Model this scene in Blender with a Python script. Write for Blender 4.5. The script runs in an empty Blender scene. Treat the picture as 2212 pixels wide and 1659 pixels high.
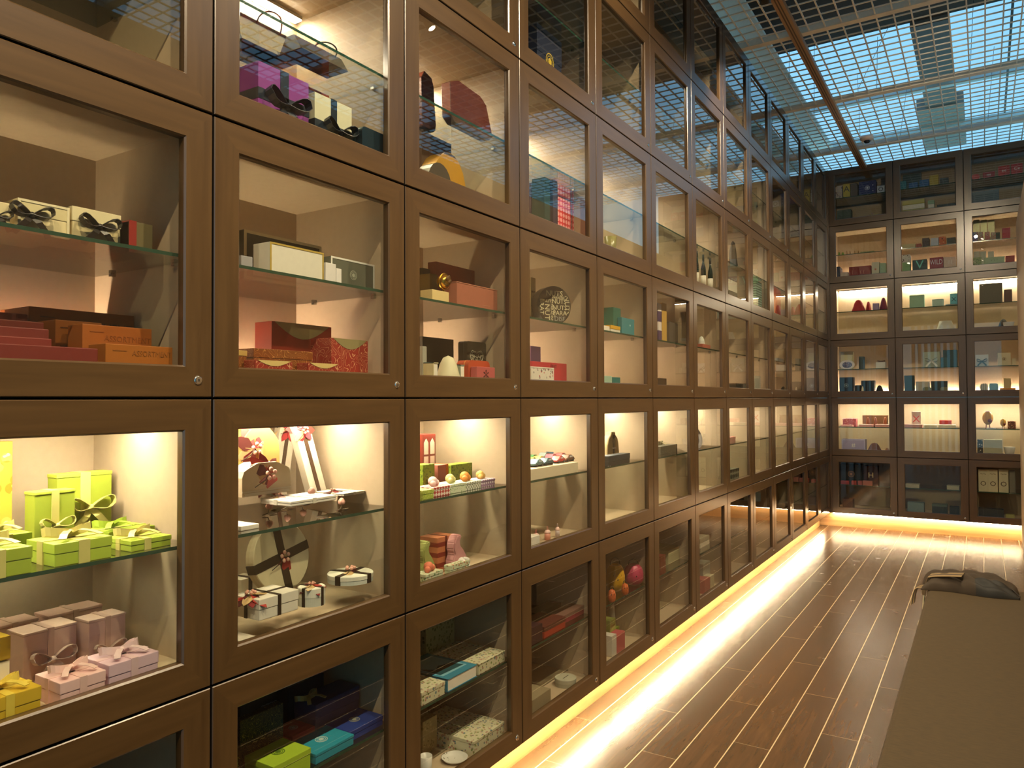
import bpy, bmesh, math, random
from mathutils import Vector, Matrix
random.seed(7)
S = bpy.context.scene
COL = S.collection
# ------------------------------------------------------------------ camera
U = 0.66            # one row of cabinet doors, metres
PZ = 0.245          # plinth height in rows
W = 1.0283          # column pitch in rows (left wall)
D = 12 * W          # end wall plane
CE, E0 = 1.0159, 0.0302
FPX = 1609.85
YAW, PIT, ROL = 0.563708, 0.0215217, -0.0048024
CAM = Vector((2.27878, -1.64482, 1.98876))
_f = Vector((-math.sin(YAW) * math.cos(PIT), math.cos(YAW) * math.cos(PIT), math.sin(PIT)))
_r = Vector((math.cos(YAW), math.sin(YAW), 0))
_u = _r.cross(_f)
CR = _r * math.cos(ROL) + _u * math.sin(ROL)
CU = -_r * math.sin(ROL) + _u * math.cos(ROL)


def wv(x, y, z):
    """row units -> metres"""
    return Vector((x * U, y * U, (z + PZ) * U))


cd = bpy.data.cameras.new('camera')
cam = bpy.data.objects.new('camera', cd)
COL.objects.link(cam)
m = Matrix.Identity(4)
for i in range(3):
    m[i][0], m[i][1], m[i][2] = CR[i], CU[i], -_f[i]
m.translation = wv(*CAM)
cam.matrix_world = m
cd.sensor_fit = 'HORIZONTAL'
cd.sensor_width = 36
cd.lens = 36 * FPX / 2212
cd.clip_start = 0.02
S.camera = cam
# ------------------------------------------------------------------ world, exposure
S.view_settings.view_transform = 'Standard'
S.view_settings.look = 'None'
S.view_settings.gamma = 1
S.view_settings.use_curve_mapping = False
S.view_settings.exposure = 0.35
S.cycles.use_denoising = True
S.cycles.max_bounces = 7
S.cycles.diffuse_bounces = 4
S.cycles.glossy_bounces = 4
S.cycles.transparent_max_bounces = 24
S.cycles.caustics_reflective = False
S.cycles.caustics_refractive = False
S.cycles.sample_clamp_indirect = 4
wd = bpy.data.worlds.new('daylight')
S.world = wd
wd.use_nodes = True
nt = wd.node_tree
bg = nt.nodes['Background']
tc = nt.nodes.new('ShaderNodeTexCoord')
sx = nt.nodes.new('ShaderNodeSeparateXYZ')
cr = nt.nodes.new('ShaderNodeValToRGB')
cr.color_ramp.elements[0].position = 0.0
cr.color_ramp.elements[0].color = (0.26, 0.60, 0.72, 1)
cr.color_ramp.elements[1].position = 0.9
cr.color_ramp.elements[1].color = (0.22, 0.46, 0.92, 1)
e = cr.color_ramp.elements.new(0.42)
e.color = (0.24, 0.56, 0.86, 1)
nt.links.new(tc.outputs['Generated'], sx.inputs[0])
nt.links.new(sx.outputs[2], cr.inputs[0])
nt.links.new(cr.outputs[0], bg.inputs[0])
bg.inputs[1].default_value = 1.0
LED_TOP, LED_BOT, LED_FLOOR, SPOT = 92.0, 135.0, 130.0, 230.0
WARM = (1.0, 0.86, 0.63)


# ------------------------------------------------------------------ pixel helpers (2212x1659 frame, row units)
def ray(px, py):
    return CR * ((px - 1106) / FPX) - CU * ((py - 829.5) / FPX) + _f


def on(px, py, ax, v):
    d = ray(px, py)
    return CAM + d * ((v - CAM[ax]) / d[ax])


# ------------------------------------------------------------------ materials
def lin(h):
    h = h.lstrip('#')
    o = []
    for i in (0, 2, 4):
        c = int(h[i:i + 2], 16) / 255
        o.append(c / 12.92 if c <= .04045 else ((c + .055) / 1.055) ** 2.4)
    return (*o, 1)


_mc = {}


def M(h, rough=0.5, metal=0.0, coat=0.0):
    """plain painted / paper material with faint procedural mottling"""
    k = (h, rough, metal, coat)
    if k in _mc:
        return _mc[k]
    m = bpy.data.materials.new('paint_' + h.lstrip('#'))
    m.use_nodes = True
    n = m.node_tree
    b = n.nodes['Principled BSDF']
    b.inputs['Roughness'].default_value = rough
    b.inputs['Metallic'].default_value = metal
    b.inputs['Coat Weight'].default_value = coat
    t = n.nodes.new('ShaderNodeTexNoise')
    t.inputs['Scale'].default_value = 60
    mx = n.nodes.new('ShaderNodeMix')
    mx.data_type = 'RGBA'
    c = lin(h)
    mx.inputs['A'].default_value = (c[0] * .93, c[1] * .93, c[2] * .93, 1)
    mx.inputs['B'].default_value = (min(1, c[0] * 1.05), min(1, c[1] * 1.05), min(1, c[2] * 1.05), 1)
    tcn = n.nodes.new('ShaderNodeTexCoord')
    n.links.new(tcn.outputs['Object'], t.inputs[0])
    n.links.new(t.outputs[0], mx.inputs['Factor'])
    n.links.new(mx.outputs['Result'], b.inputs['Base Color'])
    _mc[k] = m
    return m


def newmat(name):
    m = bpy.data.materials.new(name)
    m.use_nodes = True
    return m, m.node_tree, m.node_tree.nodes['Principled BSDF']


def mapped(n, scale, rot=(0, 0, 0), space='Object'):
    t = n.nodes.new('ShaderNodeTexCoord')
    mp = n.nodes.new('ShaderNodeMapping')
    mp.inputs['Scale'].default_value = scale
    mp.inputs['Rotation'].default_value = rot
    n.links.new(t.outputs[space], mp.inputs[0])
    return mp.outputs[0]


def ramp(n, src, stops, const=False):
    r = n.nodes.new('ShaderNodeValToRGB')
    if const:
        r.color_ramp.interpolation = 'CONSTANT'
    el = r.color_ramp.elements
    while len(el) > 1:
        el.remove(el[-1])
    el[0].position, el[0].color = stops[0]
    for p, c in stops[1:]:
        x = el.new(p)
        x.color = c
    n.links.new(src, r.inputs[0])
    return r.outputs[0]


def wood(name, dark, light, axis, rough=.3, coat=.25, scale=1.0):
    m, n, b = newmat(name)
    sc = [16, 16, 16]
    sc[axis] = 1.1
    v = mapped(n, [s * scale for s in sc])
    t = n.nodes.new('ShaderNodeTexNoise')
    t.inputs['Scale'].default_value = 3.2
    t.inputs['Detail'].default_value = 7
    t.inputs['Distortion'].default_value = .5
    n.links.new(v, t.inputs[0])
    c = ramp(n, t.outputs[0], [(.3, lin(dark)), (.7, lin(light))])
    n.links.new(c, b.inputs['Base Color'])
    b.inputs['Roughness'].default_value = rough
    b.inputs['Coat Weight'].default_value = coat
    b.inputs['Coat Roughness'].default_value = .22
    return m


W_H = wood('walnut_rail', '422f18', '4f3a20', 1, .3, .5)
W_V = wood('walnut_stile', '402d17', '4c381f', 2, .3, .5)
PLINTH = wood('plinth_oak', 'b5824e', 'cf9d66', 1, .4, .1, .6)
PLINTH_E = wood('plinth_oak_end', 'b5824e', 'cf9d66', 0, .4, .1, .6)
CARC = M('c0ab8e', .55)
SEAM = M('120a05', .6)
STEEL = M('c9c9c4', .25, 1.0)
CHROME = M('e0e0dd', .12, 1.0)
BLACK = M('16120f', .4)
WHITE = M('f2eee2', .5)


def patt(name, fn, rough=.5):
    if name in _mc:
        return _mc[name]
    m, n, b = newmat(name)
    c = fn(n)
    n.links.new(c, b.inputs['Base Color'])
    b.inputs['Roughness'].default_value = rough
    _mc[name] = m
    return m


def floral(name, base, c1, c2, c3, scale=70):
    def fn(n):
        v = mapped(n, (scale, scale, scale))
        t = n.nodes.new('ShaderNodeTexVoronoi')
        t.inputs['Scale'].default_value = 1
        n.links.new(v, t.inputs[0])
        g = n.nodes.new('ShaderNodeTexNoise')
        g.inputs['Scale'].default_value = .6
        n.links.new(v, g.inputs[0])
        col = ramp(n, g.outputs[0], [(0, lin(c1)), (.46, lin(c2)), (.56, lin(c3))], True)
        mk = ramp(n, t.outputs['Distance'], [(0, (1, 1, 1, 1)), (.36, (0, 0, 0, 1))], True)
        mx = n.nodes.new('ShaderNodeMix')
        mx.data_type = 'RGBA'
        mx.inputs['A'].default_value = lin(base)
        n.links.new(mk, mx.inputs['Factor'])
        n.links.new(col, mx.inputs['B'])
        return mx.outputs['Result']
    return patt(name, fn)


def swirl(name, base, line, scale=26):
    def fn(n):
        v = mapped(n, (scale, scale, scale))
        t = n.nodes.new('ShaderNodeTexNoise')
        t.inputs['Scale'].default_value = .55
        t.inputs['Detail'].default_value = .3
        t.inputs['Distortion'].default_value = 2.2
        n.links.new(v, t.inputs[0])
        mu = n.nodes.new('ShaderNodeMath')
        mu.operation = 'MULTIPLY'
        mu.inputs[1].default_value = 9
        n.links.new(t.outputs[0], mu.inputs[0])
        fr = n.nodes.new('ShaderNodeMath')
        fr.operation = 'FRACT'
        n.links.new(mu.outputs[0], fr.inputs[0])
        return ramp(n, fr.outputs[0], [(0, lin(base)), (.44, lin(line)), (.56, lin(base))], True)
    return patt(name, fn)


def checks(name, a, b2, scale, diag=False):
    def fn(n):
        v = mapped(n, (scale,) * 3, (math.radians(45) if diag else 0, 0, 0))
        t = n.nodes.new('ShaderNodeTexChecker')
        t.inputs['Scale'].default_value = 1
        t.inputs['Color1'].default_value = lin(a)
        t.inputs['Color2'].default_value = lin(b2)
        n.links.new(v, t.inputs[0])
        return t.outputs[0]
    return patt(name, fn)


def dots(name, base, dot, scale):
    def fn(n):
        v = mapped(n, (scale,) * 3)
        t = n.nodes.new('ShaderNodeTexVoronoi')
        t.inputs['Scale'].default_value = 1
        t.inputs['Randomness'].default_value = 0
        n.links.new(v, t.inputs[0])
        return ramp(n, t.outputs['Distance'], [(0, lin(dot)), (.42, lin(base))], True)
    return patt(name, fn)


def stripes(name, a, b2, scale, axis=1):
    def fn(n):
        v = mapped(n, (1, 1, 1))
        s = n.nodes.new('ShaderNodeSeparateXYZ')
        n.links.new(v, s.inputs[0])
        mu = n.nodes.new('ShaderNodeMath')
        mu.operation = 'MULTIPLY'
        mu.inputs[1].default_value = scale
        n.links.new(s.outputs[axis], mu.inputs[0])
        fr = n.nodes.new('ShaderNodeMath')
        fr.operation = 'FRACT'
        n.links.new(mu.outputs[0], fr.inputs[0])
        return ramp(n, fr.outputs[0], [(0, lin(a)), (.55, lin(b2))], True)
    return patt(name, fn)


def glassmat(name, tint, gain=1.6, base=0.0):
    m = bpy.data.materials.new(name)
    m.use_nodes = True
    n = m.node_tree
    n.nodes.clear()
    out = n.nodes.new('ShaderNodeOutputMaterial')
    tr = n.nodes.new('ShaderNodeBsdfTransparent')
    tr.inputs[0].default_value = tint
    gl = n.nodes.new('ShaderNodeBsdfAnisotropic')
    gl.inputs['Roughness'].default_value = 0.0
    fr = n.nodes.new('ShaderNodeFresnel')
    fr.inputs[0].default_value = 1.5
    mu = n.nodes.new('ShaderNodeMath')
    mu.operation = 'MULTIPLY_ADD'
    mu.use_clamp = True
    mu.inputs[1].default_value = gain
    mu.inputs[2].default_value = base
    ge = n.nodes.new('ShaderNodeNewGeometry')
    iv = n.nodes.new('ShaderNodeMath')
    iv.operation = 'SUBTRACT'
    iv.inputs[0].default_value = 1
    m2 = n.nodes.new('ShaderNodeMath')
    m2.operation = 'MULTIPLY'
    mx = n.nodes.new('ShaderNodeMixShader')
    n.links.new(fr.outputs[0], mu.inputs[0])
    n.links.new(ge.outputs['Backfacing'], iv.inputs[1])
    n.links.new(mu.outputs[0], m2.inputs[0])
    n.links.new(iv.outputs[0], m2.inputs[1])
    n.links.new(m2.outputs[0], mx.inputs[0])
    n.links.new(tr.outputs[0], mx.inputs[1])
    n.links.new(gl.outputs[0], mx.inputs[2])
    n.links.new(mx.outputs[0], out.inputs[0])
    return m


GLASS = glassmat('door_glass', (.90, .91, .895, 1), 1.75)
SHELFG = glassmat('shelf_glass', (.74, .77, .73, 1), 2.0)
EDGE = M('2c4a3a', .15)


def emis(name, col, st):
    m = bpy.data.materials.new(name)
    m.use_nodes = True
    n = m.node_tree
    n.nodes.clear()
    o = n.nodes.new('ShaderNodeOutputMaterial')
    em = n.nodes.new('ShaderNodeEmission')
    em.inputs[0].default_value = (*col, 1)
    em.inputs[1].default_value = st
    n.links.new(em.outputs[0], o.inputs[0])
    return m


E_TOP = emis('led_warm_top', WARM, LED_TOP)
E_BOT = emis('led_warm_bottom', (1.0, .74, .52), LED_BOT)
E_FLE = emis('led_warm_floor_end', (1.0, .83, .52), LED_FLOOR * .8)
E_FLO = emis('led_warm_floor', (1.0, .83, .52), LED_FLOOR)


# ------------------------------------------------------------------ mesh builder (metres, local)
class G:
    def __init__(s, *mats):
        s.bm = bmesh.new()
        s.mats = list(mats)

    def mi(s, mat):
        if mat is None:
            return 0
        if mat not in s.mats:
            s.mats.append(mat)
        return s.mats.index(mat)

    def _set(s, faces, mat, smooth=False):
        i = s.mi(mat)
        for f in faces:
            f.material_index = i
            f.smooth = smooth

    def box(s, lo, hi, mat=None, bev=0.0, mtx=None, seg=2):
        lo, hi = Vector(lo), Vector(hi)
        c = (lo + hi) / 2
        d = hi - lo
        r = bmesh.ops.create_cube(s.bm, size=1, matrix=Matrix.Translation(c) @ Matrix.Diagonal((*d, 1)))
        vs = r['verts']
        if bev > 0:
            es = list({e for v in vs for e in v.link_edges})
            rb = bmesh.ops.bevel(s.bm, geom=es, offset=min(bev, min(abs(x) for x in d) * .45), segments=seg, affect='EDGES', profile=.6)
            vs = list({v for f in rb['faces'] for v in f.verts} | {v for v in vs if v.is_valid})
        fs = list({f for v in vs for f in v.link_faces})
        s._set(fs, mat)
        if mtx is not None:
            bmesh.ops.transform(s.bm, matrix=mtx, verts=vs)
        return s

    def lathe(s, prof, mat=None, n=20, mtx=None, smooth=True, sx=1, sy=1):
        """prof: list of (r,z)"""
        rings = []
        for r, z in prof:
            if r < 1e-6:
                rings.append([s.bm.verts.new((0, 0, z))])
            else:
                rings.append([s.bm.verts.new((r * sx * math.cos(2 * math.pi * k / n), r * sy * math.sin(2 * math.pi * k / n), z)) for k in range(n)])
        fs = []
        for a, b in zip(rings, rings[1:]):
            for k in range(n):
                k2 = (k + 1) % n
                if len(a) == 1 and len(b) == 1:
                    continue
                if len(a) == 1:
                    fs.append(s.bm.faces.new((a[0], b[k], b[k2])))
                elif len(b) == 1:
                    fs.append(s.bm.faces.new((a[k], a[k2], b[0])))
                else:
                    fs.append(s.bm.faces.new((a[k], a[k2], b[k2], b[k])))
        s._set(fs, mat, smooth)
        if mtx is not None:
            bmesh.ops.transform(s.bm, matrix=mtx, verts=[v for r in rings for v in r])
        return s

    def ball(s, c, r, mat=None, n=12, sc=(1, 1, 1)):
        q = bmesh.ops.create_uvsphere(s.bm, u_segments=n, v_segments=max(6, n // 2 + 1), radius=r,
                                      matrix=Matrix.Translation(c) @ Matrix.Diagonal((*sc, 1)))
        s._set(list({f for v in q['verts'] for f in v.link_faces}), mat, True)
        return s

    def tube(s, pts, r, mat=None, n=8):
        pts = [Vector(p) for p in pts]
        rings = []
        for i, p in enumerate(pts):
            t = (pts[min(i + 1, len(pts) - 1)] - pts[max(i - 1, 0)]).normalized()
            a = t.orthogonal().normalized() if not rings else (rings_a - t * rings_a.dot(t)).normalized()
            rings_a = a
            b = t.cross(a)
            rings.append([s.bm.verts.new(p + (a * math.cos(2 * math.pi * k / n) + b * math.sin(2 * math.pi * k / n)) * r) for k in range(n)])
        fs = []
        for A, B in zip(rings, rings[1:]):
            for k in range(n):
                fs.append(s.bm.faces.new((A[k], A[(k + 1) % n], B[(k + 1) % n], B[k])))
        fs.append(s.bm.faces.new(rings[0][::-1]))
        fs.append(s.bm.faces.new(rings[-1]))
        s._set(fs, mat, True)
        return s

    def prism(s, poly, h0, h1, mat=None, mtx=None, side=None):
        """poly in XY, extruded along z from h0 to h1"""
        a = [s.bm.verts.new((x, y, h0)) for x, y in poly]
        b = [s.bm.verts.new((x, y, h1)) for x, y in poly]
        fs = [s.bm.faces.new(a[::-1]), s.bm.faces.new(b)]
        s._set(fs, mat)
        n = len(poly)
        fs = [s.bm.faces.new((a[k], a[(k + 1) % n], b[(k + 1) % n], b[k])) for k in range(n)]
        s._set(fs, side or mat)
        if mtx is not None:
            bmesh.ops.transform(s.bm, matrix=mtx, verts=a + b)
        return s

    def band(s, pts, wdir, w, mat=None, th=.0008):
        """flat ribbon through pts, width w along wdir, with real thickness"""
        pts = [Vector(p) for p in pts]
        wd_ = Vector(wdir).normalized() * (w / 2)
        rows = []
        for i, p in enumerate(pts):
            t = (pts[min(i + 1, len(pts) - 1)] - pts[max(i - 1, 0)]).normalized()
            nn = t.cross(wd_).normalized() * th
            rows.append([s.bm.verts.new(q) for q in (p - wd_ - nn, p + wd_ - nn, p + wd_ + nn, p - wd_ + nn)])
        fs = []
        for A, B in zip(rows, rows[1:]):
            for k in range(4):
                fs.append(s.bm.faces.new((A[k], A[(k + 1) % 4], B[(k + 1) % 4], B[k])))
        fs.append(s.bm.faces.new(rows[0][::-1]))
        fs.append(s.bm.faces.new(rows[-1]))
        s._set(fs, mat, False)
        return s

    def xf(s, mtx):
        bmesh.ops.transform(s.bm, matrix=mtx, verts=s.bm.verts)
        return s

    def mesh(s, name):
        bmesh.ops.recalc_face_normals(s.bm, faces=s.bm.faces)
        me = bpy.data.meshes.new(name)
        s.bm.to_mesh(me)
        s.bm.free()
        for mt in s.mats:
            me.materials.append(mt)
        return me

    def obj(s, name, parent=None, label=None):
        o = bpy.data.objects.new(name, s.mesh(name))
        COL.objects.link(o)
        if parent is not None:
            o.parent = parent
        if label:
            o['label'] = label
        return o


def empty(name):
    o = bpy.data.objects.new(name, None)
    o.empty_display_size = .05
    COL.objects.link(o)
    return o


LABELS = {}


def tag(o, label, cat, group=None):
    nw = len(label.split())
    if not (4 <= nw <= 16):
        print('LABEL LENGTH', nw, label)
    if label in LABELS and not group:
        print('DUP LABEL', label)
    LABELS[label] = LABELS.get(label, 0) + 1
    o['label'] = label
    o['category'] = cat
    if group:
        o['group'] = group
    return o


def struct(o):
    o['kind'] = 'structure'
    return o


_kids = {}


def copy_tree(o, parent=None):
    c = o.copy()
    COL.objects.link(c)
    if parent is not None:
        c.parent = parent
    for ch in list(o.children):
        copy_tree(ch, c)
    return c


def textmesh(txt, size, mat, mtx, ext=.0006):
    """lettering in local YZ plane facing +X, centred"""
    cu = bpy.data.curves.new('t', 'FONT')
    cu.body = txt
    cu.size = size
    cu.extrude = ext
    cu.align_x = 'CENTER'
    cu.align_y = 'CENTER'
    cu.resolution_u = 2
    o = bpy.data.objects.new('t', cu)
    me = bpy.data.meshes.new_from_object(o)
    bpy.data.objects.remove(o)
    me.materials.clear()
    me.materials.append(mat)
    R = Matrix(((0, 0, 1, 0), (1, 0, 0, 0), (0, 1, 0, 0), (0, 0, 0, 1)))
    me.transform(mtx @ R)
    return me


def lettering(parent, txt, size, mat, loc, rz=0, name='lettering', flip=None):
    mt = Matrix.Translation(loc) @ (flip or Matrix.Identity(4)) @ Matrix.Rotation(rz, 4, 'X')
    o = bpy.data.objects.new(name, textmesh(txt, size, mat, mt))
    COL.objects.link(o)
    o.parent = parent
    return o


FLAT_UP = Matrix.Rotation(math.radians(-90), 4, 'Y')   # turns a +X facing design to face up


# ------------------------------------------------------------------ cabinets
IN_Z0, IN_Z1, BACK = .075, .95, .70


def frame_mesh(w):
    """door frame, local: x<=0 behind the front plane, y 0..w, z 0..1 (row units scaled)"""
    g = G(W_H, W_V)
    gap, st, th = .004, .108, .034
    a, b = gap * U, (w - gap) * U
    z0, z1 = gap * U, (1 - gap) * U
    s = st * U
    t = th * U
    ch = .006 * U

    def quad(p, mat):
        vs = [g.bm.verts.new(q) for q in p]
        f = g.bm.faces.new(vs)
        f.material_index = g.mi(mat)
    O = [(a, z0), (b, z0), (b, z1), (a, z1)]
    O2 = [(a + ch / 2, z0 + ch / 2), (b - ch / 2, z0 + ch / 2), (b - ch / 2, z1 - ch / 2), (a + ch / 2, z1 - ch / 2)]
    I2 = [(a + s - ch, z0 + s - ch), (b - s + ch, z0 + s - ch), (b - s + ch, z1 - s + ch), (a + s - ch, z1 - s + ch)]
    I = [(a + s, z0 + s), (b - s, z0 + s), (b - s, z1 - s), (a + s, z1 - s)]
    loops = [(O, -t), (O, -ch / 2), (O2, 0), (I2, 0), (I, -ch), (I, -t), (O, -t)]
    for (L1, x1), (L2, x2) in zip(loops, loops[1:]):
        for k in range(4):
            k2 = (k + 1) % 4
            quad([(x1, *L1[k]), (x1, *L1[k2]), (x2, *L2[k2]), (x2, *L2[k])], SEAM if (L1 is O and L2 is O) else (W_H if k in (0, 2) else W_V))
    bmesh.ops.remove_doubles(g.bm, verts=g.bm.verts, dist=1e-6)
    return g.mesh('door')


def cabinet_parts(w):
    P = {}
    P['door'] = frame_mesh(w)
    s = .108 * U
    g = G(GLASS)
    g.box((-.026 * U, s - .004, s - .004), (-.018 * U, w * U - s + .004, U - s + .004), GLASS)
    P['glass_pane'] = g.mesh('glass_pane')
    g = G(CARC, SEAM)
    t = .033 * U
    x0, x1 = -BACK * U, -.036 * U
    y1 = w * U
    e_ = .0005
    g.box((x0 - .02, e_, e_), (x0, y1 - e_, U - e_), CARC)
    g.box((x0, e_, e_), (x1, t, U - e_), CARC)
    g.box((x0, y1 - t, e_), (x1, y1 - e_, U - e_), CARC)
    g.box((x0, t, e_), (x1, y1 - t, IN_Z0 * U), CARC)
    g.box((x0, t, IN_Z1 * U), (x1, y1 - t, U - e_), CARC)
    g.box((x1, e_, e_), (x1 + .0012, t * .6, U - e_), SEAM)
    g.box((x1, y1 - t * .6, e_), (x1 + .0012, y1 - e_, U - e_), SEAM)
    g.box((x1, t * .6, e_), (x1 + .0012, y1 - t * .6, t * .6), SEAM)
    g.box((x1, t * .6, U - t * .6), (x1 + .0012, y1 - t * .6, U - e_), SEAM)
    P['carcass'] = g.mesh('carcass')
    g = G(SHELFG, EDGE)
    z = .485 * U
    lo, hi = Vector((x0 + .004, t + .001, z)), Vector((-.05 * U, y1 - t - .001, z + .008))
    g.box(lo, hi, SHELFG)
    for f in g.bm.faces:
        f.normal_update()
        if f.calc_center_median().x > -.051 * U:
            f.material_index = 1
    P['glass_shelf'] = g.mesh('glass_shelf')
    g = G(STEEL)
    yy = y1 - t - .012
    g.box((-.006, yy, z - .008), (.006, yy + .012, z - .0005), STEEL)
    P['shelf_pin'] = g.mesh('shelf_pin')
    g = G(CHROME, BLACK)
    R = Matrix.Translation((0, w * U - .058 * U, .062 * U)) @ Matrix.Rotation(math.pi / 2, 4, 'Y')
    g.lathe([(0, .0035), (.0075, .0035), (.0095, .0025), (.0105, 0), (.0105, -.001), (0, -.001)], CHROME, 20, R)
    g.box((.0034, w * U - .058 * U - .001, .062 * U - .003), (.0042, w * U - .058 * U + .001, .062 * U + .003), BLACK)
    P['lock'] = g.mesh('lock')
    g = G(STEEL, E_TOP)
    g.box((x0 + .012, t + .02, IN_Z1 * U - .014), (x0 + .05, y1 - t - .02, IN_Z1 * U - .0005), STEEL)
    g.box((x0 + .015, t + .022, IN_Z1 * U - .017), (x0 + .047, y1 - t - .022, IN_Z1 * U - .014), E_TOP)
    P['led_top'] = g.mesh('led_strip')
    g = G(STEEL, E_TOP)
    xc = -.36 * U
    g.box((xc - .018, t + .02, IN_Z1 * U - .010), (xc + .018, y1 - t - .02, IN_Z1 * U - .0005), STEEL)
    g.box((xc - .016, t + .022, IN_Z1 * U - .013), (xc + .016, y1 - t - .022, IN_Z1 * U - .010), E_TOP)
    P['led_mid'] = g.mesh('led_strip')
    g = G(STEEL, E_BOT)
    g.box((x0 + .004, t + .02, IN_Z0 * U + .0005), (x0 + .026, y1 - t - .02, IN_Z0 * U + .008), STEEL)
    g.box((x0 + .006, t + .022, IN_Z0 * U + .008), (x0 + .024, y1 - t - .022, IN_Z0 * U + .010), E_BOT)
    P['led_bottom'] = g.mesh('led_strip')
    return P


def child(name, me, parent):
    o = bpy.data.objects.new(name, me)
    COL.objects.link(o)
    o.parent = parent
    return o


PL, PE = cabinet_parts(W), cabinet_parts(CE)
LEDROW = {1: 'led_mid', 3: 'led_top', 2: 'led_bottom', 4: 'led_bottom'}
ORD = ['lowest', 'second lowest', 'third lowest', 'third highest', 'second highest', 'topmost']
NTH = ['nearest', 'second nearest', 'third nearest', 'fourth nearest', 'fifth nearest', 'sixth nearest', 'seventh nearest',
       'eighth nearest', 'seventh along', 'fifth from the far corner', 'fourth from the far corner', 'third from the far corner',
       'second from the far corner', 'last before the far corner']


def make_cabinet(P, row, locked, label, group, end=False):
    r = empty('display_cabinet')
    child('carcass', P['carcass'], r)
    d = child('door', P['door'], r)
    child('glass_pane', P['glass_pane'], d)
    if locked:
        child('lock', P['lock'], d)
    child('glass_shelf', P['glass_shelf'], r)
    for xx in (-.16 * U, -.56 * U):
        child('shelf_pin', P['shelf_pin'], r).location = (xx, 0, 0)
    if row in LEDROW and (end or row != 4) and 'grid above' not in label:
        child('led_strip', P[LEDROW[row]], r)
    tag(r, label, 'cabinet', group)
    return r


CONT = {  # contents that single out the near cabinets (col,row)
    (-1, 2): 'holding stacked orange and red chocolate boxes',
    (-1, 1): 'holding lime ribboned boxes above pink gift boxes',
    (-1, 0): 'below the pink gift boxes, nearest the camera',
    (-1, 3): 'reflecting the ceiling grid above the orange boxes',
    (0, 3): 'holding the purple box and two paper bags',
    (0, 2): 'holding white boxes above red swirl boxes',
    (0, 1): 'holding white boxes with dried flower bows',
    (0, 0): 'holding teal, blue, red and lime flat boxes',
    (1, 3): 'holding the brown hexagonal boxes',
    (1, 2): 'holding the gold globe and grey crest box',
    (1, 1): 'holding small patterned boxes and rabbit shaped boxes',
    (1, 0): 'holding floral boxes and a white bowl',
    (2, 2): 'holding the round lettered nuts tin',
    (2, 1): 'holding the tray of toy cars',
    (2, 0): 'holding the mint tin with a letter',
    (2, 4): 'holding the navy box with a yellow emblem',
    (3, 1): 'holding the cream necklace bust',
    (3, 0): 'holding the pumpkin lanterns',
    (5, 3): 'holding the dark bottles',
}
COLN = ['first', 'second', 'third', 'fourth', 'fifth', 'sixth', 'seventh', 'eighth', 'ninth', 'tenth', 'eleventh', 'twelfth', 'thirteenth']
ROWN = ['bottom row', 'second row up', 'third row up', 'fourth row up', 'fifth row up', 'top row']
for c in range(-1, 12):
    for r in range(6):
        if (c, r) in CONT:
            lab = 'brown glass-door cabinet ' + CONT[(c, r)]
        else:
            lab = 'brown glass-door cabinet on the left wall, %s column from the left, %s' % (COLN[c + 1], ROWN[r])
        # doors too high and near to be in view are still built where they stand
        if c <= 0 and r == 5 or c == -1 and r == 4:
            continue
        o = make_cabinet(PL, r, r in (0, 2, 4), lab, 'glass-door cabinets of the long left wall')
        o.location = wv(0, c * W, r)
EN = ['left column', 'middle column', 'right column']
for c in range(3):
    for r in range(6):
        o = make_cabinet(PE, r, r in (0, 2, 4), 'brown glass-door cabinet on the end wall, %s, %s' % (EN[c], ROWN[r]), 'glass-door cabinets of the end wall', True)
        o.location = wv(E0 + c * CE, D, r)
        o.rotation_euler = (0, 0, -math.pi / 2)
# note: local +y -> world +x and local +x -> world -y under a -90 degree turn

# ------------------------------------------------------------------ room shell
def sbox(name, lo, hi, mat, kind=True):
    g = G(mat)
    a, b = wv(*lo), wv(*hi)
    g.box(a, b, mat)
    o = g.obj(name)
    if kind:
        struct(o)
    return o


Y0, XR = -4.2, 2.75


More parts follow.
